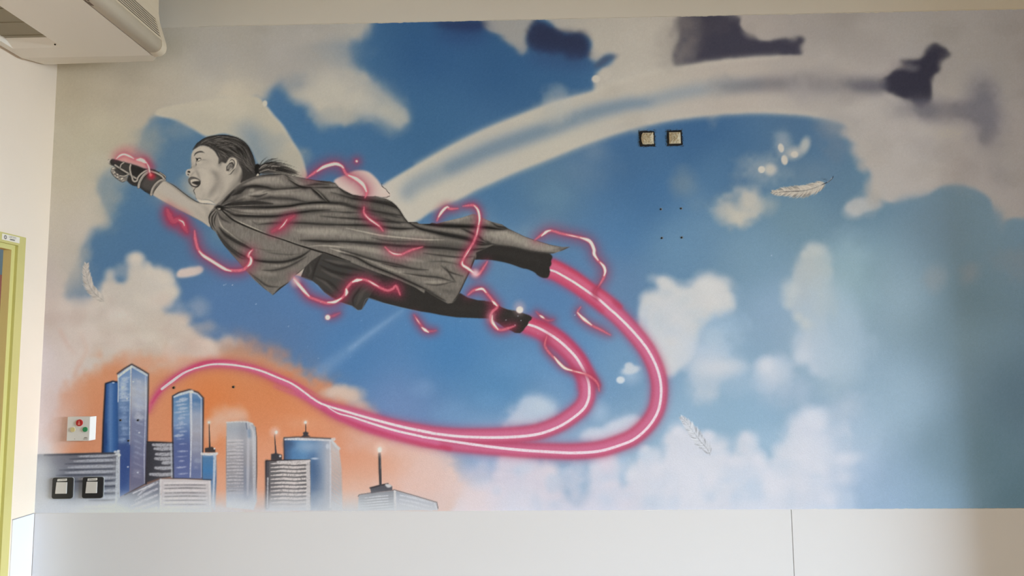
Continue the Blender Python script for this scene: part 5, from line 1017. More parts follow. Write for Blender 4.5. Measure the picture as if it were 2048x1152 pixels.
# ------------------------------------------------------------------ room -----
M_WALL = mat('cream_wall_paint', (.86, .73, .605), .65, .015, 6, .25, 260)
M_BAND = mat('pale_wall_paint', (.89, .87, .83), .65, .015, 6, .25, 260)
M_DADO = mat('white_laminate', (.775, .775, .815), .42, .01, 3)
M_CEIL = mat('ceiling_tiles', (.74, .60, .41), .8)
M_FAR = mat('dark_low_bounce_wall', (.26, .22, .17), .8)  # unseen walls darkened to cut the light bounced into the room
M_FLOOR = mat('warm_vinyl', (.20, .155, .105), .45, .12, 8)
M_GREEN = mat('green_gloss_paint', (.62, .545, .205), .38, .03, 12)
M_GREEN_LIGHT = mat('green_door_paint', (.66, .60, .23), .4, .02, 10)
T_ = 0.15
wb = structure(box('wall_back', (X_LEFT - T_, X_RIGHT + T_, 0.0, T_, 0, Z_CEIL), M_BAND))
DY0, DY1, DZ = -1.14, -0.165, 2.085           # door opening in the left wall
bm = bmesh.new()
bm_box(bm, X_LEFT - .03, X_LEFT, DY1, 0.0, 0, Z_CEIL); bm_box(bm, X_LEFT - T_, X_LEFT, Y_FRONT, DY0, 0, Z_CEIL); bm_box(bm, X_LEFT - T_, X_LEFT, DY0, DY1, DZ, Z_CEIL)
wl = structure(obj('wall_left', bm, M_WALL))
WY0, WY1, WZ0, WZ1 = -5.2, -0.9, 0.80, 2.45  # window in the right wall
bm = bmesh.new()
bm_box(bm, X_RIGHT, X_RIGHT + T_, WY1, 0, 0, Z_CEIL); bm_box(bm, X_RIGHT, X_RIGHT + T_, Y_FRONT, WY0, 0, Z_CEIL)
bm_box(bm, X_RIGHT, X_RIGHT + T_, WY0, WY1, 0, WZ0); bm_box(bm, X_RIGHT, X_RIGHT + T_, WY0, WY1, WZ1, Z_CEIL)
structure(obj('wall_right', bm, M_FAR))
structure(box('unseen_pier', (X_PIER, X_PIER + .5, -.50, 0, 0, Z_CEIL), M_WALL))     # unseen pier right of the picture, placed to shade the mural's end
structure(box('wall_front', (X_LEFT - T_, X_RIGHT + T_, Y_FRONT - T_, Y_FRONT, 0, Z_CEIL), M_FAR))
structure(box('floor', (X_LEFT - 1.5, X_RIGHT + T_, Y_FRONT - T_, T_, -.1, 0), M_FLOOR))
structure(box('ceiling', (X_LEFT - 1.5, X_RIGHT + T_, Y_FRONT - T_, T_, Z_CEIL, Z_CEIL + .1), M_CEIL))
# white laminate dado, two boards on the back wall, one beside the door
M_GAP = mat('dado_joint_shadow_line', (.30, .30, .30), .8)
XS = 1.0109
for a, b in ((X_LEFT + .004, XS - .0012), (XS + .0012, X_PIER - .002)):
    box('dado_panel', (a, b, -.004, .0, .08, Z_DADO - .0008), M_DADO, wb, .0007, 1)
box('dado_panel', (X_LEFT, X_LEFT + .004, -.129, -.0055, .08, Z_DADO - .0010), M_DADO, wl, .0007, 1)
box('joint', (XS - .0012, XS + .0012, -.0015, .0, .08, Z_DADO - .001), M_GAP, wb)
box('joint', (X_LEFT, X_LEFT + .0022, -.129, -.005, Z_DADO - .001, Z_DADO + .0016), M_GAP, wl)
structure(box('baseboard_back', (X_LEFT, X_PIER, -.012, 0, 0, .08), M_DADO, None, .002, 1))
# sealant bead where the mural stops under the pale band
bead = bmesh.new(); br_ = random.Random(4)
prev = None
for i in range(240):
    x = -1.40 + (X_PIER - .01 + 1.40) * i / 239; h = .0014 + .0012 * br_.random(); z = Z_TOP + .0012 * (br_.random() - .5)
    ring = [bead.verts.new((x, 0, z - .0002)), bead.verts.new((x, -.0016, z + h * .3)), bead.verts.new((x, -.0012, z + h)), bead.verts.new((x, 0, z + h + .001))]
    if prev:
        for k in range(3): bead.faces.new((prev[k], ring[k], ring[k + 1], prev[k + 1]))
    prev = ring
obj('sealant_bead', bead, mat('white_sealant', (.84, .82, .77), .5), wb)
# window frame in the right wall (outside the picture, it lets the daylight in)
M_FRAME = mat('white_window_frame', (.8, .8, .8), .4)
bm = bmesh.new(); xa, xb = X_RIGHT + .05, X_RIGHT + .10
bm_box(bm, xa, xb, WY0, WY1, WZ0, WZ0 + .05); bm_box(bm, xa, xb, WY0, WY1, WZ1 - .05, WZ1)
for y in (WY0, (WY0 + WY1) / 2 - .025, WY1 - .05): bm_box(bm, xa, xb, y, y + .05, WZ0 + .05, WZ1 - .05)
structure(obj('window_1', bm, M_FRAME))

# ------------------------------------------------------------------ door -----
xo, xi = X_LEFT + .012, X_LEFT
Y_OUT, Z_OUT = on_plane(52.3, 475.5, 0, xo)[1:]
Y_IN, Z_IN = on_plane(36.6, 491.0, 0, xo)[1:]
bm = bmesh.new()
P = [(Y_OUT, 0), (Y_OUT, Z_OUT), (DY0 - .042, Z_OUT), (DY0 - .042, 0)]; Q = [(Y_IN, 0), (Y_IN, Z_IN), (DY0, Z_IN), (DY0, 0)]
vo = [[bm.verts.new((xo, y, z)) for y, z in P], [bm.verts.new((xo, y, z)) for y, z in Q]]; vi = [[bm.verts.new((xi, y, z)) for y, z in P], [bm.verts.new((xi, y, z)) for y, z in Q]]
for i in range(3):
    bm.faces.new((vo[0][i], vo[0][i + 1], vo[1][i + 1], vo[1][i])); bm.faces.new((vo[0][i], vi[0][i], vi[0][i + 1], vo[0][i + 1])); bm.faces.new((vo[1][i], vo[1][i + 1], vi[1][i + 1], vi[1][i]))
    bm.faces.new((vi[0][i], vi[1][i], vi[1][i + 1], vi[0][i + 1]))
door = structure(obj('door_1', bm, M_GREEN))
door['label'] = 'green painted door frame at the left edge, standing open'
XJ = float(on_plane(30.2, 500, 1, Y_IN)[0])                # back of the first rebate
Y_ST = float(on_plane(23.2, 500, 0, XJ)[1]); XJ2 = float(on_plane(7.0, 500, 1, Y_ST)[0])
ST_W = Y_IN - Y_ST
def lining(name, inset, xa, xb, thick, m):
    bm = bmesh.new(); y1, y0, z = Y_IN - inset, DY0 + inset, Z_IN - inset
    bm_box(bm, xa, xb, y1, y1 + thick, 0, z + thick); bm_box(bm, xa, xb, y0 - thick, y0, 0, z + thick); bm_box(bm, xa, xb, y0, y1, z, z + thick)
    return obj(name, bm, m, door)
M_REBATE = mat('olive_rebate_paint', (.62, .57, .20), .45, .03, 12)
lining('rebate', .0004, XJ, xo - .0005, .012, M_REBATE)
lining('door_stop', ST_W, XJ - .02, XJ, ST_W + .012, M_GREEN_LIGHT)
M_JAMB = mat('ochre_green_jamb_paint', (.92, .72, .28), .45, .03, 12)
lining('jamb', ST_W + .0003, XJ2, XJ - .0005, .03, M_JAMB)
# corridor seen through the gap
M_C1 = mat('corridor_blue_grey', (.12, .165, .175), .6, .1, 4); M_C2 = mat('corridor_red', (.30, .07, .04), .6, .1, 4)
zc = float(on_plane(2, 550, 0, X_LEFT - 1.2)[2])
bm = bmesh.new(); bm_box(bm, X_LEFT - 1.3, X_LEFT - 1.2, -3.0, 4.5, 0, Z_CEIL); cw = structure(obj('wall_corridor', bm, M_C1))
box('red_band', (X_LEFT - 1.2, X_LEFT - 1.195, -3.0, 1.6, .1, zc), M_C2, cw)
structure(box('ceiling_corridor', (X_LEFT - 1.3, X_LEFT - T_, T_, 4.5, Z_CEIL, Z_CEIL + .1), M_CEIL))
structure(box('floor_corridor', (X_LEFT - 1.3, X_LEFT - T_, T_, 4.5, -.1, 0), M_FLOOR))
# sticker on the lintel
pl = [on_plane(px, py, 0, xo)[1:] for px, py in ((4.2, 466.3), (39.6, 475.6), (38.6, 486.2), (3.6, 479.6))]
ya, yb = float(pl[0][0] + pl[3][0]) / 2, float(pl[1][0] + pl[2][0]) / 2; za, zb_ = float(pl[2][1] + pl[3][1]) / 2, float(pl[0][1] + pl[1][1]) / 2
st = empty('door_sticker', (xo, (ya + yb) / 2, za)); tag(st, 'small white printed sticker on the green door lintel', 'sticker')
M_PAPER = mat('sticker_paper', (.84, .77, .66), .5); M_INK = mat('grey_print_ink', (.10, .09, .08), .6); M_INK2 = mat('faded_print_ink', (.28, .25, .22), .6)
box('paper', (xo, xo + .0006, ya, yb, za, zb_), M_PAPER, st)
def disc(name, c, r0, r1, axis, m, parent, n=24, d=.0003, zs=1.0):
    vs, fs = [], []
    for i in range(n):
        a = 2 * math.pi * i / n
        for r in (r0, r1):
            u, w = r * math.cos(a), r * math.sin(a) * zs
            vs.append((c[0] + d, c[1] + u, c[2] + w) if axis == 0 else (c[0] + u, c[1] - d, c[2] + w))
    for i in range(n):
        j = (i + 1) % n; fs.append((2 * i, 2 * i + 1, 2 * j + 1, 2 * j))
    return obj(name, (vs, fs), m, parent)
disc('emblem', (xo + .0006, ya + .0175, (za + zb_) / 2), .0028, .0082, 0, M_INK2, st)
def text(name, s, loc, rot, size, m, parent, sx=1.0, bold=0.0):
    c = bpy.data.curves.new(name, 'FONT'); c.body = s; c.size = size; c.align_x = 'CENTER'; c.align_y = 'CENTER'; c.extrude = .0001; c.offset = bold; c.resolution_u = 3
    c.materials.append(m); tmp = bpy.data.objects.new(name, c); COL.objects.link(tmp); bpy.context.view_layer.update()
    me = bpy.data.meshes.new_from_object(tmp.evaluated_get(bpy.context.evaluated_depsgraph_get())); bpy.data.objects.remove(tmp)
    o = bpy.data.objects.new(name, me); COL.objects.link(o)
    o.rotation_euler = rot; o.scale = (sx, 1, 1); o.location = loc
    if parent: o.parent = parent; o.matrix_parent_inverse = Matrix.Translation(-parent.location)
    return o
RL = (math.pi / 2, 0, math.pi / 2)
text('lettering', 'LAPOSTE', (xo + .0009, ya + .056, za + .0165), RL, .0108, M_INK2, st, .92)
text('lettering', 'ANNEX', (xo + .0009, ya + .056, za + .0072), RL, .0085, M_INK, st, 1.0, .0002)

# ------------------------------------------------------- air conditioner -----
M_AC = mat('warm_white_plastic', (.90, .82, .715), .45, .01, 5); M_AC2 = mat('shaded_fascia_plastic', (.74, .625, .47), .5)  # fascia is the same plastic, its shade mixed into a darker, warmer colour
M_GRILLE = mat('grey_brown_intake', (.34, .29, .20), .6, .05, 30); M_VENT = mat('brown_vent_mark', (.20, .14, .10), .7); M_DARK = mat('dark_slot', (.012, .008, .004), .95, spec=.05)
AZ, AY0, AY1 = 2.799, -2.05, -.245
ac = empty('air_conditioner', (-1.70, -1.1, AZ)); tag(ac, 'cream air conditioner under the ceiling in the top left corner', 'air conditioner')
XA, XB = -1.985, -1.4665
rx0, rx1, ry0, ry1 = -1.957, -1.766, -1.85, -.333
# casing: underside panel with the recess for the intake, sloped rim at the end and along the wall
bm = bmesh.new()
def quad(*p): bm.faces.new([bm.verts.new(q) for q in p])
for (a, b, c, d) in ((XA, XB, AY0, ry0), (XA, XB, ry1, AY1), (XA, rx0, ry0, ry1), (rx1, XB, ry0, ry1)): quad((a, c, AZ), (b, c, AZ), (b, d, AZ), (a, d, AZ))
ix0, ix1, iy0, iy1, iz = rx0 + .006, rx1 - .012, ry0 + .05, ry1 - .052, AZ + .018
R_ = [(rx0, ry0, AZ), (rx1, ry0, AZ), (rx1, ry1, AZ), (rx0, ry1, AZ)]; I_ = [(ix0, iy0, iz), (ix1, iy0, iz), (ix1, iy1, iz), (ix0, iy1, iz)]
for i in range(4): quad(R_[i], R_[(i + 1) % 4], I_[(i + 1) % 4], I_[i])
rim = .0335; XW = X_LEFT + .003
quad((XA, AY1, AZ), (XB, AY1, AZ), (XB, AY1 + .035, AZ + .009), (XB - .06, AY1 + .125, AZ + rim * .9), (XW + .012, AY1 + .145, AZ + rim)); quad((XA, AY1, AZ), (XW + .012, AY1 + .145, AZ + rim), (XW, AY1 + .05, AZ + .016), (XW, AY0, AZ + .016), (XA, AY0, AZ))
EY = [(XW + .012, AY1 + .145, AZ + rim), (XB - .06, AY1 + .125, AZ + rim * .9), (XB, AY1 + .035, AZ + .009)]
for a, b in zip(EY, EY[1:]): quad(a, b, (b[0], b[1], Z_CEIL), (a[0], a[1], Z_CEIL))
quad((XW, AY0, AZ + .016), (XW, AY1 + .05, AZ + .016), (XW, AY1 + .05, Z_CEIL), (XW, AY0, Z_CEIL))
quad((XA, AY0, AZ), (XB, AY0, AZ), (XB, AY0, Z_CEIL), (XA, AY0, Z_CEIL)); quad((XW, AY1 + .05, AZ + .016), (XW + .012, AY1 + .145, AZ + rim), (XW + .012, AY1 + .145, Z_CEIL), (XW, AY1 + .05, Z_CEIL))
obj('casing', bm, M_AC, ac)
gp = box('intake_grille', (ix0, ix1, iy0, iy1, iz, iz + .004), M_GRILLE, ac)
for i in range(14):
    y = iy1 - .02 - i * .104; box('grille_rib', (ix0 + .002, ix1 - .002, y - .003, y, iz - .0025, iz), M_GRILLE, gp)
disc_screw = bmesh.new(); bmesh.ops.create_cone(disc_screw, cap_ends=True, segments=10, radius1=.0028, radius2=.0028, depth=.003, matrix=Matrix.Translation((-1.7835, -.351, AZ + .004)))
obj('screw', disc_screw, M_DARK, ac)
# rounded fascia with discharge slats
prof = [(-1.4645, AZ), (-1.445, AZ + .001), (-1.431, AZ + .006), (-1.421, AZ + .016), (-1.417, AZ + .032), (-1.4185, AZ + .048)]
top0 = (-1.419, AZ + .050); top1 = (-1.448, AZ + .140)
yend = AY1 + .005
prof = [tuple(q) for q in spl(prof, False, .0025)]
bm = extrude_y(prof + [(-1.44, AZ + .053), (-1.4645, AZ + .053)], AY0, yend)
obj('fascia', bm, M_AC2, ac, True)
bm = extrude_y([(top1[0], top1[1]), (-1.454, AZ + .18), (-1.458, Z_CEIL), (-1.4645, Z_CEIL), (-1.4645, top1[1])], AY0, yend); obj('upper_fascia', bm, M_AC2, ac)
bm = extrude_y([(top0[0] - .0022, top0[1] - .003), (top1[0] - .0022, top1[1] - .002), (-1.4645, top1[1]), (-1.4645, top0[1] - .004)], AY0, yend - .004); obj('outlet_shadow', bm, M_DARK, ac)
nsl = 7
for i in range(nsl + 1):
    t0, t1 = (i + .50) / (nsl + .6), (i + 1.0) / (nsl + .6)
    if i == nsl: t1 = 1.0
    if i == 0: t0 = 0.0
    a = (top0[0] + (top1[0] - top0[0]) * t0, top0[1] + (top1[1] - top0[1]) * t0); b = (top0[0] + (top1[0] - top0[0]) * t1, top0[1] + (top1[1] - top0[1]) * t1)
    bm = extrude_y([a, b, (b[0] - .0015, b[1] - .0005), (a[0] - .0015, a[1] - .0005)], AY0, yend - .001); obj('slat', bm, M_AC2, ac)
# end cheek that closes the slots
bm = extrude_y(prof + [top0, top1, (-1.454, AZ + .18), (-1.458, Z_CEIL), (-1.4645, Z_CEIL)], yend, AY1 + .014); obj('end_cheek', bm, M_AC2, ac)
bm = extrude_y([(p[0] + .0012, p[1] - .0006) for p in prof] + [(top0[0] + .0012, top0[1]), (top1[0] + .0012, top1[1]), (-1.46, top1[1]), (-1.46, AZ + .01)], yend - .030, yend - .001); obj('end_trim', bm, M_AC2, ac)
for (pa, pb) in (((161, -9), (180.6, 11)), ((171.5, -4), (176.5, 2.2)), ((178, 4.1), (186.4, 11.4))):   # dashed vent marks on the underside near the fascia
    a, b = on_plane(*pa, 2, AZ), on_plane(*pb, 2, AZ); x = (a[0] + b[0]) / 2
    box('vent_mark', (x - .0024, x + .0024, a[1], b[1], AZ - .0006, AZ), M_VENT, ac)

# --------------------------------------------------------- wall fittings -----
M_BLACK = mat('black_frame_plastic', (.018, .018, .020), .35); M_KEY = mat('grey_white_rocker', (.66, .64, .62), .35); M_CLEAR = mat('clear_rim_plastic', (.55, .58, .60), .2); M_LBL = mat('label_tape', (.78, .77, .74), .4)
def plate(px, py, label, cut):
    c = on_plane(px, py, 1, 0.0); e = empty('light_switch', (c[0], 0, c[2])); tag(e, label, 'switch', 'black framed switches low on the mural')
    w = .0415
    bm = bmesh.new(); bm_box(bm, c[0] - w, c[0] + w, -.009, -.0025, c[2] - w, c[2] + w)
    bmesh.ops.bevel(bm, geom=[q for q in bm.edges if abs(q.verts[0].co.y - q.verts[1].co.y) > .003], offset=.009, segments=4, profile=.5, affect='EDGES')
    f = obj('frame', bm, M_BLACK, e)
    bm = bmesh.new(); w2 = w + .0022; bm_box(bm, c[0] - w2 + .001, c[0] + w2, -.0028, -.0010, c[2] - w2, c[2] + w2 - .001)
    bmesh.ops.bevel(bm, geom=[q for q in bm.edges if abs(q.verts[0].co.y - q.verts[1].co.y) > .001], offset=.010, segments=4, profile=.5, affect='EDGES'); obj('rim', bm, M_CLEAR, e)
    bm = bmesh.new(); x0, x1, z0, z1 = c[0] - .0265, c[0] + .0195, c[2] - .0215, c[2] + .0235
    A = [bm.verts.new(p) for p in ((x0, -.0128, z0), (x1, -.0128, z0), (x1, -.0108, z1), (x0 + .002, -.0108, z1))]; B = [bm.verts.new(p) for p in ((x0, -.008, z0), (x1, -.008, z0), (x1, -.008, z1), (x0 + .002, -.008, z1))]
    bm.faces.new(A)
    for i in range(4): bm.faces.new((A[i], A[(i + 1) % 4], B[(i + 1) % 4], B[i]))
    bmesh.ops.bevel(bm, geom=[q for q in bm.edges if q.is_boundary is False], offset=.0012, segments=2, profile=.5, affect='EDGES'); obj('rocker', bm, M_KEY, e)
    tp = bmesh.new(); q = [(c[0] - .0215, c[2] + .0270), (c[0] + .0175, c[2] + .0285), (c[0] + .0190, c[2] + .0335), (c[0] + .0175, c[2] + .0380), (c[0] - .0205, c[2] + .0360)]
    if not cut: q[2] = (c[0] + .0178, c[2] + .0335)
    ft = [tp.verts.new((x, -.0097, z)) for x, z in q]; bk = [tp.verts.new((x, -.0089, z)) for x, z in q]; tp.faces.new(ft)
    for i in range(5): tp.faces.new((ft[i], ft[(i + 1) % 5], bk[(i + 1) % 5], bk[i]))
    l = obj('label_tape', tp, M_LBL, e)
    t = text('lettering', 'S. ATTENTE' if not cut else 'ATTENTE B', (c[0] - .0015, -.0099, c[2] + .0325), (math.pi / 2, math.radians(-3), 0), .0062, M_INK, e, .92)
plate(127.3, 975.5, 'left of two black framed switches on the painted grey building', False)
plate(187.5, 974.5, 'right of two black framed switches on the painted grey building', True)

# nurse call plate
c = on_plane(160, 857, 1, 0.0)
cp = empty('call_panel', (c[0], 0, c[2])); tag(cp, 'white call panel with red, yellow and green buttons', 'call panel')
M_WP = mat('white_call_plastic', (.74, .72, .70), .35); M_RED = mat('red_button', (.48, .022, .020), .3); M_GRN = mat('green_button', (.03, .26, .10), .3); M_YEL = mat('pale_yellow_button', (.66, .56, .28), .3)
a0, a1 = on_plane(136.5, 832, 1, -.012)[0], on_plane(191.5, 832, 1, -.006)[0]; am = on_plane(181, 832, 1, -.014)[0]
zt_, zb2 = c[2] + .0485, c[2] - .0480
bm = bmesh.new()   # wedge: front face tilts slightly, side cheek on the right
A = [(a0, -.016, zb2), (am, -.017, zb2), (am, -.017, zt_), (a0, -.016, zt_)]; B = [(a0, 0, zb2), (a1, 0, zb2 + .003), (a1, 0, zt_ + .001), (a0, 0, zt_)]
va = [bm.verts.new(p) for p in A]; vb = [bm.verts.new(p) for p in B]; bm.faces.new(va)
for i in range(4): bm.faces.new((va[i], va[(i + 1) % 4], vb[(i + 1) % 4], vb[i]))
bmesh.ops.bevel(bm, geom=[e for e in bm.edges if not e.is_boundary], offset=.0016, segments=2, profile=.5, affect='EDGES'); obj('housing', bm, M_WP, cp)
def button(px, py, r, m, nm):
    p = on_plane(px, py, 1, -.017); bm = bmesh.new()
    bmesh.ops.create_cone(bm, cap_ends=True, segments=28, radius1=r, radius2=r * .92, depth=.005, matrix=Matrix.Translation((p[0], -.0185, p[2])) @ Matrix.Rotation(math.pi / 2, 4, 'X'))
    b = obj(nm, bm, m, cp); return b, p
M_COL = mat('button_collar', (.80, .76, .74), .35)
for px, py, r, m, nm in ((159.3, 845.6, .0142, M_RED, 'red_button'), (146.3, 859.2, .0100, M_YEL, 'yellow_button'), (170.8, 858.8, .0104, M_GRN, 'green_button')):
    b, p = button(px, py, r, m, nm); disc('collar', (p[0], -.0172, p[2]), r * .98, r * 1.18, 1, M_COL, cp)
    if nm == 'red_button': red, rp = b, p
M_PINK = mat('pale_red_print', (.74, .25, .20), .4)
disc('figure_head', (rp[0], -.0211, rp[2] + .0062), 0, .0024, 1, M_PINK, red, 12); 
obj('figure_body', ([(rp[0] - .0052, -.0214, rp[2] - .0082), (rp[0] + .0048, -.0214, rp[2] - .0082), (rp[0] + .0034, -.0214, rp[2] + .002), (rp[0], -.0214, rp[2] + .005), (rp[0] - .0030, -.0214, rp[2] + .001)], [(0, 1, 2, 3, 4)]), M_PINK, red)
disc('led_hole', (c[0] - .0095, -.0172, zb2 + .008), 0, .0016, 1, M_INK2, cp, 10)
text('lettering', 'APPEL', (am - .0135, -.0173, zb2 + .0125), (math.pi / 2, 0, 0), .0056, M_INK, cp, .9); text('lettering', 'MALADE', (am - .0148, -.0173, zb2 + .0068), (math.pi / 2, 0, 0), .0048, M_INK2, cp, .9)

# two open junction boxes stuffed with crumpled paper
M_CRUMP = mat('crumpled_masking_paper', (.64, .57, .42), .7, .25, 60); M_HOLE = mat('black_box_cavity', (.012, .012, .014), .9)
def jbox(px, py, label, seed, w, h, ragged):
    r = random.Random(seed); c = on_plane(px, py, 1, 0.0)
    e = empty('junction_box', (c[0], 0, c[2])); tag(e, label, 'junction box', 'paper stuffed junction boxes on the mural')
    n = 40; pts = []
    for i in range(n):
        a = 2 * math.pi * i / n; k = 1 / max(abs(math.cos(a)), abs(math.sin(a))) * (1 + .09 * (r.random() - .5)); pts.append((c[0] + math.cos(a) * .0315 * k, c[2] + math.sin(a) * .0325 * k))
    bm = bmesh.new(); f = [bm.verts.new((x, -.0022, z)) for x, z in pts]; b = [bm.verts.new((x, 0, z)) for x, z in pts]; bm.faces.new(f)
    for i in range(n): bm.faces.new((f[i], f[(i + 1) % n], b[(i + 1) % n], b[i]))
    obj('cavity', bm, M_HOLE, e)
    N = 13; bm = bmesh.new(); g = {}
    for i in range(N):
        for j in range(N):
            u, v = i / (N - 1) * 2 - 1, j / (N - 1) * 2 - 1
            rad = max(abs(u), abs(v)); edge = 1 - rad
            if ragged and (u < 0): u *= 1 - .25 * abs(v) ** 2
            y = -.003 - .0085 * min(1, edge * 2.2) * (.55 + .9 * r.random()) - .004 * max(0, 1 - 2.2 * min(abs(u - v * .8), abs(u * .9 + v)) ) * (.3 if r.random() < .5 else -.5)
            g[i, j] = bm.verts.new((c[0] + .001 + u * w + (r.random() - .5) * .002 * (edge > 0 or ragged), min(-.0026, y), c[2] + v * h + (r.random() - .5) * .002 * (edge > 0 or ragged)))
    for i in range(N - 1):
        for j in range(N - 1):
            q = (g[i, j], g[i + 1, j], g[i + 1, j + 1], g[i, j + 1])
            if r.random() < .5: bm.faces.new(q[:3]); bm.faces.new((q[0], q[2], q[3]))
            else: bm.faces.new((q[0], q[1], q[3])); bm.faces.new(q[1:])
    obj('crumpled_paper', bm, M_CRUMP, e)
    # flakes of torn paint round the cavity
    bm = bmesh.new()
    for i in range(64):
        s = r.randrange(4); t = (r.random() * 2 - 1) * .036; o_ = .0325 + .0055 * r.random() ** 1.6; L = .0008 + .0026 * r.random(); W_ = .0003 + .0006 * r.random()
        x, z = ((t, o_), (t, -o_), (o_, t), (-o_, t))[s]; dx, dz = (L, W_) if s < 2 else (W_, L)
        bm_box(bm, c[0] + x - dx, c[0] + x + dx, -.0014, -.0008, c[2] + z - dz, c[2] + z + dz)
    fl = obj('torn_paint_flake', bm, mat('flaked_navy_paint', (.035, .055, .09), .7, .6, 90), e); fl['kind'] = 'stuff'
jbox(1294, 277.5, 'left junction box on blue sky, round edged crumpled paper plug', 3, .0255, .0245, True)
jbox(1349, 276.3, 'right junction box on blue sky, square folded paper plug', 8, .0235, .0240, False)

# drilled fixing holes in the painted wall
M_CHIP = mat('chipped_plaster_ring', (.20, .27, .36), .8); M_CHIP3 = mat('chipped_grey_ring', (.22, .24, .31), .8); M_CHIP2 = mat('chipped_orange_ring', (.40, .22, .12), .8)
def hole(px, py, label, grp, ring, r=.0042):
    c = on_plane(px, py, 1, 0.0); bm = bmesh.new()
    e = empty('drill_hole', (c[0], 0, c[2])); tag(e, label, 'drill hole', grp)
    bmesh.ops.create_cone(bm, cap_ends=True, segments=14, radius1=r, radius2=r, depth=.0012, matrix=Matrix.Translation((c[0], -.0014, c[2])) @ Matrix.Rotation(math.pi / 2, 4, 'X')); obj('bore', bm, M_HOLE, e)
    bm = bmesh.new(); bmesh.ops.create_cone(bm, cap_ends=True, segments=11, radius1=r * 1.3, radius2=r * 1.55, depth=.0008, matrix=Matrix.Translation((c[0] + .002, -.0010, c[2] + .0004)) @ Matrix.Rotation(math.pi / 2, 4, 'X')); obj('chipped_rim', bm, ring, e)
for (px, py), w in zip(((1321.2, 418.6), (1361.6, 417.2), (1323.2, 476.2), (1363, 475.2)), ('upper left', 'upper right', 'lower left', 'lower right')):
    hole(px, py, w + ' hole of four drilled in a square on blue sky', 'square of four drilled holes', M_CHIP, .0037)
hole(347.3, 775.4, 'left of two drilled holes on the orange sky under the pink trail', 'drilled holes on the orange sky', M_CHIP2)
hole(466.6, 774.0, 'right of two drilled holes on the orange sky under the pink trail', 'drilled holes on the orange sky', M_CHIP2)
for (px, py), w in zip(((241, 840.4), (276.1, 840.4), (256.9, 881.4)), ('upper left', 'upper right', 'lowest')):
    hole(px, py, w + ' of three drilled holes on the tallest painted tower', 'drilled holes on the tallest painted tower', M_CHIP3, .0033)

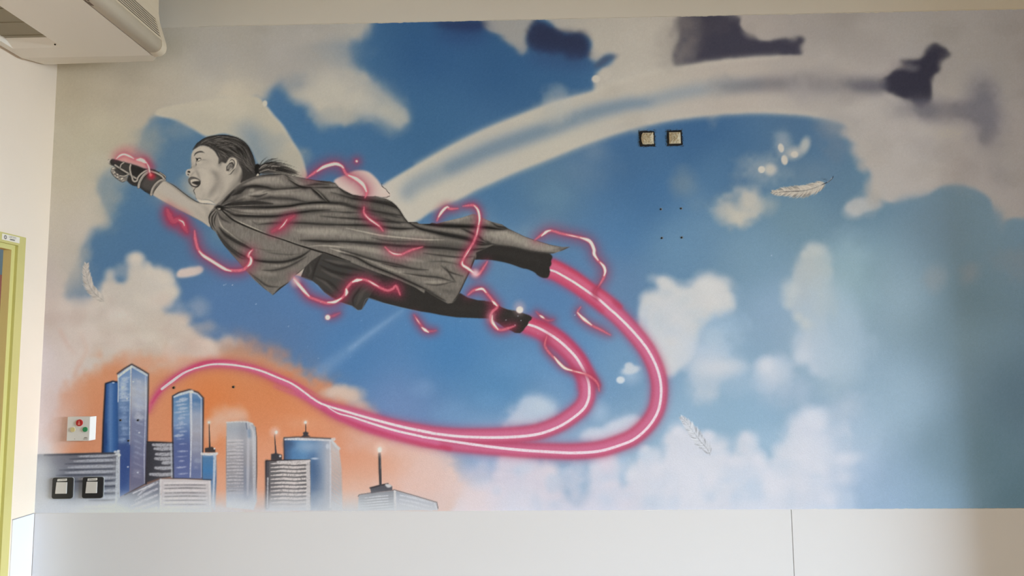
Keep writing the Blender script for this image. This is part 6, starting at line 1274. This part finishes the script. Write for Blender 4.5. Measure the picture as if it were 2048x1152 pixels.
# ----------------------------------------------------------------- mural -----
# white-paint reference: how a white wall renders under this scene's own lights,
# divided out of the mixed colours; light the lamps lack stays painted in
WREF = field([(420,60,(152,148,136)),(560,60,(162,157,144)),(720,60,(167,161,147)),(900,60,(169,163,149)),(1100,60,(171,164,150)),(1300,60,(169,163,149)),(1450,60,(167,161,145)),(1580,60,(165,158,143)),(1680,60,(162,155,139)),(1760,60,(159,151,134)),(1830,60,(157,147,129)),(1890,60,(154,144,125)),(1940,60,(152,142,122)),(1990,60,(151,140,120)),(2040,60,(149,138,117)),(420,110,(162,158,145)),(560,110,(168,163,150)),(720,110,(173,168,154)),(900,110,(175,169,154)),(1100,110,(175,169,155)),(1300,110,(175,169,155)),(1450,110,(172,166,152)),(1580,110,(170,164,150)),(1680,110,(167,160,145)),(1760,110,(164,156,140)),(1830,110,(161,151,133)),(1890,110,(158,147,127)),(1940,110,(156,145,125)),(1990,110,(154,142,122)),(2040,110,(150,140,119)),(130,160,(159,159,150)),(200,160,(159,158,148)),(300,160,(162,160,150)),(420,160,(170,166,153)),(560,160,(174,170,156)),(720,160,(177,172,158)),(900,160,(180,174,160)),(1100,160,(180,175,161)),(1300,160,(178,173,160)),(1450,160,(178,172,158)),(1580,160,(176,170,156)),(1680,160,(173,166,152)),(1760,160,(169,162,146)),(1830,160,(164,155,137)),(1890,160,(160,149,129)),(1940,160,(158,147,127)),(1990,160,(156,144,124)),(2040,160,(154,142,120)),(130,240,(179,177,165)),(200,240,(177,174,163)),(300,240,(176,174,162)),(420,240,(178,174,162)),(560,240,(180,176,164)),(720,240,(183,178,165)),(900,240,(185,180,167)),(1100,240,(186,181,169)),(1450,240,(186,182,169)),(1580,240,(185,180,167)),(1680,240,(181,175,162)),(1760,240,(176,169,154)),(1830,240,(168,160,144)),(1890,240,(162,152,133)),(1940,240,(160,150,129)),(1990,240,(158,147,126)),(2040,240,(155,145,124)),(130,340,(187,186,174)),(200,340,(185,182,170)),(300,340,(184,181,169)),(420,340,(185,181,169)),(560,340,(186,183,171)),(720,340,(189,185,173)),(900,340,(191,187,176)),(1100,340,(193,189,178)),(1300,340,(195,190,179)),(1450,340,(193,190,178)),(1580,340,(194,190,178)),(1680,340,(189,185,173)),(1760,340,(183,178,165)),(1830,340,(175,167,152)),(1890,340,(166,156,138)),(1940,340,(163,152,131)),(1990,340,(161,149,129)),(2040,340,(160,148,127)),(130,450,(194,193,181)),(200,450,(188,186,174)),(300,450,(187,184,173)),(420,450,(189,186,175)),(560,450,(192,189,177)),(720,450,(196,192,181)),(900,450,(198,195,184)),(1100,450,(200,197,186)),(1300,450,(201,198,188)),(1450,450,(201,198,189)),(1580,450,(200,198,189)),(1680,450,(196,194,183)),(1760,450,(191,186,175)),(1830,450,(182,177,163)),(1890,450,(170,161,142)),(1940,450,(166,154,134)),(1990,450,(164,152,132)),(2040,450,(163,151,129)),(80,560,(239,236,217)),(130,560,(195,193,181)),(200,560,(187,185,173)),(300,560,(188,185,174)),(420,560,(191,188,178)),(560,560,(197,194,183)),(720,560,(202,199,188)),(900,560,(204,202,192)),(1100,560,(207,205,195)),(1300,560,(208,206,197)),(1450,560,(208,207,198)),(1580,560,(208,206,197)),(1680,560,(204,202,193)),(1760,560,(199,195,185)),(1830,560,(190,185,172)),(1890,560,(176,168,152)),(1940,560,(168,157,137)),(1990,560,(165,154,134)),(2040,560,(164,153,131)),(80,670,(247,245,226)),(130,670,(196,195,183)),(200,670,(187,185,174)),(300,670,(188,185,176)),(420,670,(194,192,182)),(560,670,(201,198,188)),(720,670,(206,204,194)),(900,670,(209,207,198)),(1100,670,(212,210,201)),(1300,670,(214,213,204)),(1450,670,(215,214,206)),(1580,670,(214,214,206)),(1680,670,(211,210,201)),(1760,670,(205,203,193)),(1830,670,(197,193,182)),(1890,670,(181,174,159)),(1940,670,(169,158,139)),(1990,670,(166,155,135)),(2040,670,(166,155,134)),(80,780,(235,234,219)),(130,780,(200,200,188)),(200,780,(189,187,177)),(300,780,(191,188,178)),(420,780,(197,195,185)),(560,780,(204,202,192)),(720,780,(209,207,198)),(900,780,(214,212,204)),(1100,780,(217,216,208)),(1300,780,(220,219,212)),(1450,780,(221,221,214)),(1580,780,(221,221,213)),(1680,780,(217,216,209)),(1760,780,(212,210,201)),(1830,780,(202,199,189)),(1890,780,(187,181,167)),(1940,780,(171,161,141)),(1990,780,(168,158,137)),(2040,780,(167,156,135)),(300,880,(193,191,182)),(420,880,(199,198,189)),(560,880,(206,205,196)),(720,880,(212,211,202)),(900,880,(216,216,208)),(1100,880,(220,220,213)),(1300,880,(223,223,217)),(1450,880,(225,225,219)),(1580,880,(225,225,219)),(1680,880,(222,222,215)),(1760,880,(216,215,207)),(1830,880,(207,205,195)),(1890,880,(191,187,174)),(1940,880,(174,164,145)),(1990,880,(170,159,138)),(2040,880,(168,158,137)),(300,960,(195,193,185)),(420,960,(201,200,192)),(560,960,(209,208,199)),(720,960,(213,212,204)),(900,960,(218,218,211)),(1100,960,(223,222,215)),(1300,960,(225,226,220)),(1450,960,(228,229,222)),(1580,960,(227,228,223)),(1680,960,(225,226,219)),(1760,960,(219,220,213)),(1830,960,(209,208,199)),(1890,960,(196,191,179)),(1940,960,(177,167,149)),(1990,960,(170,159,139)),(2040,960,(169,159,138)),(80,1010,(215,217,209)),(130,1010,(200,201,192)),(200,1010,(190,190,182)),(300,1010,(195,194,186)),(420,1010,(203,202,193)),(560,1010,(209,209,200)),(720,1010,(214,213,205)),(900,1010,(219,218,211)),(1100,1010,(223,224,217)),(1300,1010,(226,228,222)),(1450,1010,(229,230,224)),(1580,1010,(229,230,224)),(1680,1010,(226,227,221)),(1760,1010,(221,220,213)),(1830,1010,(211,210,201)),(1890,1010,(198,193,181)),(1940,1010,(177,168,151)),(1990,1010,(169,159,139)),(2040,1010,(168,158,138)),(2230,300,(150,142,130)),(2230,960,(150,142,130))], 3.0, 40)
ALB = np.clip(0.80 * srgb(CAN) / srgb(WREF), .004, .92).astype(np.float32)  # warm light of the upper left ends up as cream in the paint
for _ in range(2):                              # let every painted part take in its own soft edge
    for dy, dx in ((0, 1), (0, -1), (1, 0), (-1, 0)):
        s = np.roll(LAB, (dy, dx), (0, 1)); LAB = np.where(LAB == 0, s, LAB)
M_PAINT = bpy.data.materials.new('mural_spray_paint'); M_PAINT.use_nodes = True
nt = M_PAINT.node_tree; pb = nt.nodes['Principled BSDF']; at = nt.nodes.new('ShaderNodeAttribute'); at.attribute_name = 'paint'
nt.links.new(at.outputs['Color'], pb.inputs['Base Color']); pb.inputs['Roughness'].default_value = .62; pb.inputs['Specular IOR Level'].default_value = .14
tc = nt.nodes.new('ShaderNodeTexCoord'); nz = nt.nodes.new('ShaderNodeTexNoise'); nz.inputs['Scale'].default_value = 210; nz.inputs['Detail'].default_value = 3
nt.links.new(tc.outputs['Object'], nz.inputs['Vector']); bp = nt.nodes.new('ShaderNodeBump'); bp.inputs['Strength'].default_value = .22; bp.inputs['Distance'].default_value = .002
nt.links.new(nz.outputs['Fac'], bp.inputs['Height']); nt.links.new(bp.outputs['Normal'], pb.inputs['Normal'])

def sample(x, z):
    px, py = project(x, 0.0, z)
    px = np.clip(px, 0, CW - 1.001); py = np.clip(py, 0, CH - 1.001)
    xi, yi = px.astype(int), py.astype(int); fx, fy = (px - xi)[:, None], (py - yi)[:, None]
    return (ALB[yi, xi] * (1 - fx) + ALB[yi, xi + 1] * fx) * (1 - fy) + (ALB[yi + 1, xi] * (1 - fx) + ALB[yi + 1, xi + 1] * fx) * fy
def sheet(name, cellmask, x0, z0, st, depth, parent, ragged=False):
    """one skin of paint: the marked cells of a regular grid on the wall"""
    jj, ii = np.nonzero(cellmask)
    W = cellmask.shape[1] + 1
    quads = np.stack([jj * W + ii, jj * W + ii + 1, (jj + 1) * W + ii + 1, (jj + 1) * W + ii], 1)
    used, inv = np.unique(quads, return_inverse=True)
    x = x0 + (used % W) * st; zi = used // W; z = z0 + zi * st
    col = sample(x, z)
    if ragged:
        r = np.random.default_rng(5); jt = np.convolve(r.normal(0, 1, W + 8), np.ones(5) / 5, 'same')[:W] * .0016
        top = zi == zi.max(); z = np.where(top, Z_TOP + jt[used % W] - .0006, z)
        bot = zi == 0; z = np.where(bot, Z_DADO - .0004 + np.abs(jt[used % W]) * .5, z)
    n = len(used)
    me = bpy.data.meshes.new(name); me.vertices.add(n); co = np.empty((n, 3), np.float32); co[:, 0] = x; co[:, 1] = -depth; co[:, 2] = z
    me.vertices.foreach_set('co', co.ravel())
    q = inv.reshape(-1, 4).astype(np.int32); me.loops.add(q.size); me.loops.foreach_set('vertex_index', q.ravel())
    me.polygons.add(len(q)); me.polygons.foreach_set('loop_start', np.arange(0, q.size, 4, dtype=np.int32))
    me.update(calc_edges=True)
    a = me.color_attributes.new('paint', 'FLOAT_COLOR', 'POINT'); c4 = np.ones((n, 4), np.float32); c4[:, :3] = col; a.data.foreach_set('color', c4.ravel())
    me.materials.append(M_PAINT)
    o = bpy.data.objects.new(name, me); COL.objects.link(o)
    if parent: o.parent = parent; o.matrix_parent_inverse = Matrix.Translation(-parent.location)
    return o
mural = empty('mural', (0.2, 0, Z_DADO)); tag(mural, 'large wall mural of a caped child flying over a city through a cloudy blue sky', 'mural')
ST = .004; XM0, XM1 = X_LEFT, X_PIER - .004
NX, NZ = int((XM1 - XM0) / ST), int((Z_TOP - Z_DADO) / ST)
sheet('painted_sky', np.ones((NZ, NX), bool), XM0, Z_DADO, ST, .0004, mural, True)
# painted motifs, each a part cut out of a finer grid
FS = .002
nx, nz_ = int((XM1 - XM0) / FS), int((Z_TOP - .004 - Z_DADO) / FS)
gx = XM0 + (np.arange(nx) + .5) * FS; gz = Z_DADO + (np.arange(nz_) + .5) * FS
GX, GZ = np.meshgrid(gx, gz); px, py = project(GX, 0.0, GZ)
CELL = LAB[np.clip(np.rint(py), 0, CH - 1).astype(int), np.clip(np.rint(px), 0, CW - 1).astype(int)]
PART_LABEL = {'painted_skyscraper': ['dark blue round tower', 'tallest blue tower with pointed top', 'low grey slab at the far left', 'small dark block with white dabs', 'second tall blue tower', 'slim blue block', 'low pale front block',
                                     'pale rounded tower', 'blue office block', 'white striped block', 'low grey block on the right'],
              'painted_feather': ['grey white feather at the right', 'white feather over the lower clouds', 'beige feather at the left'],
              'painted_pink_trail': ['outer pink trail from the upper foot', 'inner pink trail from the lower foot'],
              'painted_light_trail': ['broad pale trail arcing to the right'], 'painted_light_ring': ['pale ring of light behind the head']}
GIRL = {'shorts', 'leg', 'cape', 'arm', 'glove', 'fist', 'face', 'ear', 'hair', 'ponytail'}
count = {}; girl = None; last_tower = None
order = sorted(range(1, len(LABELS)), key=lambda i: (LABELS[i] != 'cape', i))
for i in order:
    nm = LABELS[i]; mk = CELL == i
    if mk.sum() < 6: continue
    js, is_ = np.nonzero(mk); j0, j1, i0, i1 = js.min(), js.max() + 1, is_.min(), is_.max() + 1
    st, sub, xo_, zo_ = FS, mk[j0:j1, i0:i1], XM0 + i0 * FS, Z_DADO + j0 * FS
    if nm in ('painted_light_trail', 'painted_light_ring'):      # soft airbrush: the coarse grid is enough
        h, w = sub.shape; sub = sub[:h // 2 * 2, :w // 2 * 2].reshape(h // 2, 2, w // 2, 2).any((1, 3)); st = ST
    par, dep = mural, (.00046 if nm in ('painted_light_trail', 'painted_light_ring') else .00053)
    if nm in GIRL and nm != 'cape': par = girl
    if nm == 'painted_antenna' and last_tower: par = last_tower
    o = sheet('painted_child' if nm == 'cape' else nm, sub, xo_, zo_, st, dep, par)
    if nm == 'cape': girl = o; o['label'] = 'grey cape of the flying child'
    if nm == 'painted_skyscraper': last_tower = o
    k = count.get(nm, 0); count[nm] = k + 1
    if nm in PART_LABEL and k < len(PART_LABEL[nm]): o['label'] = PART_LABEL[nm][k]
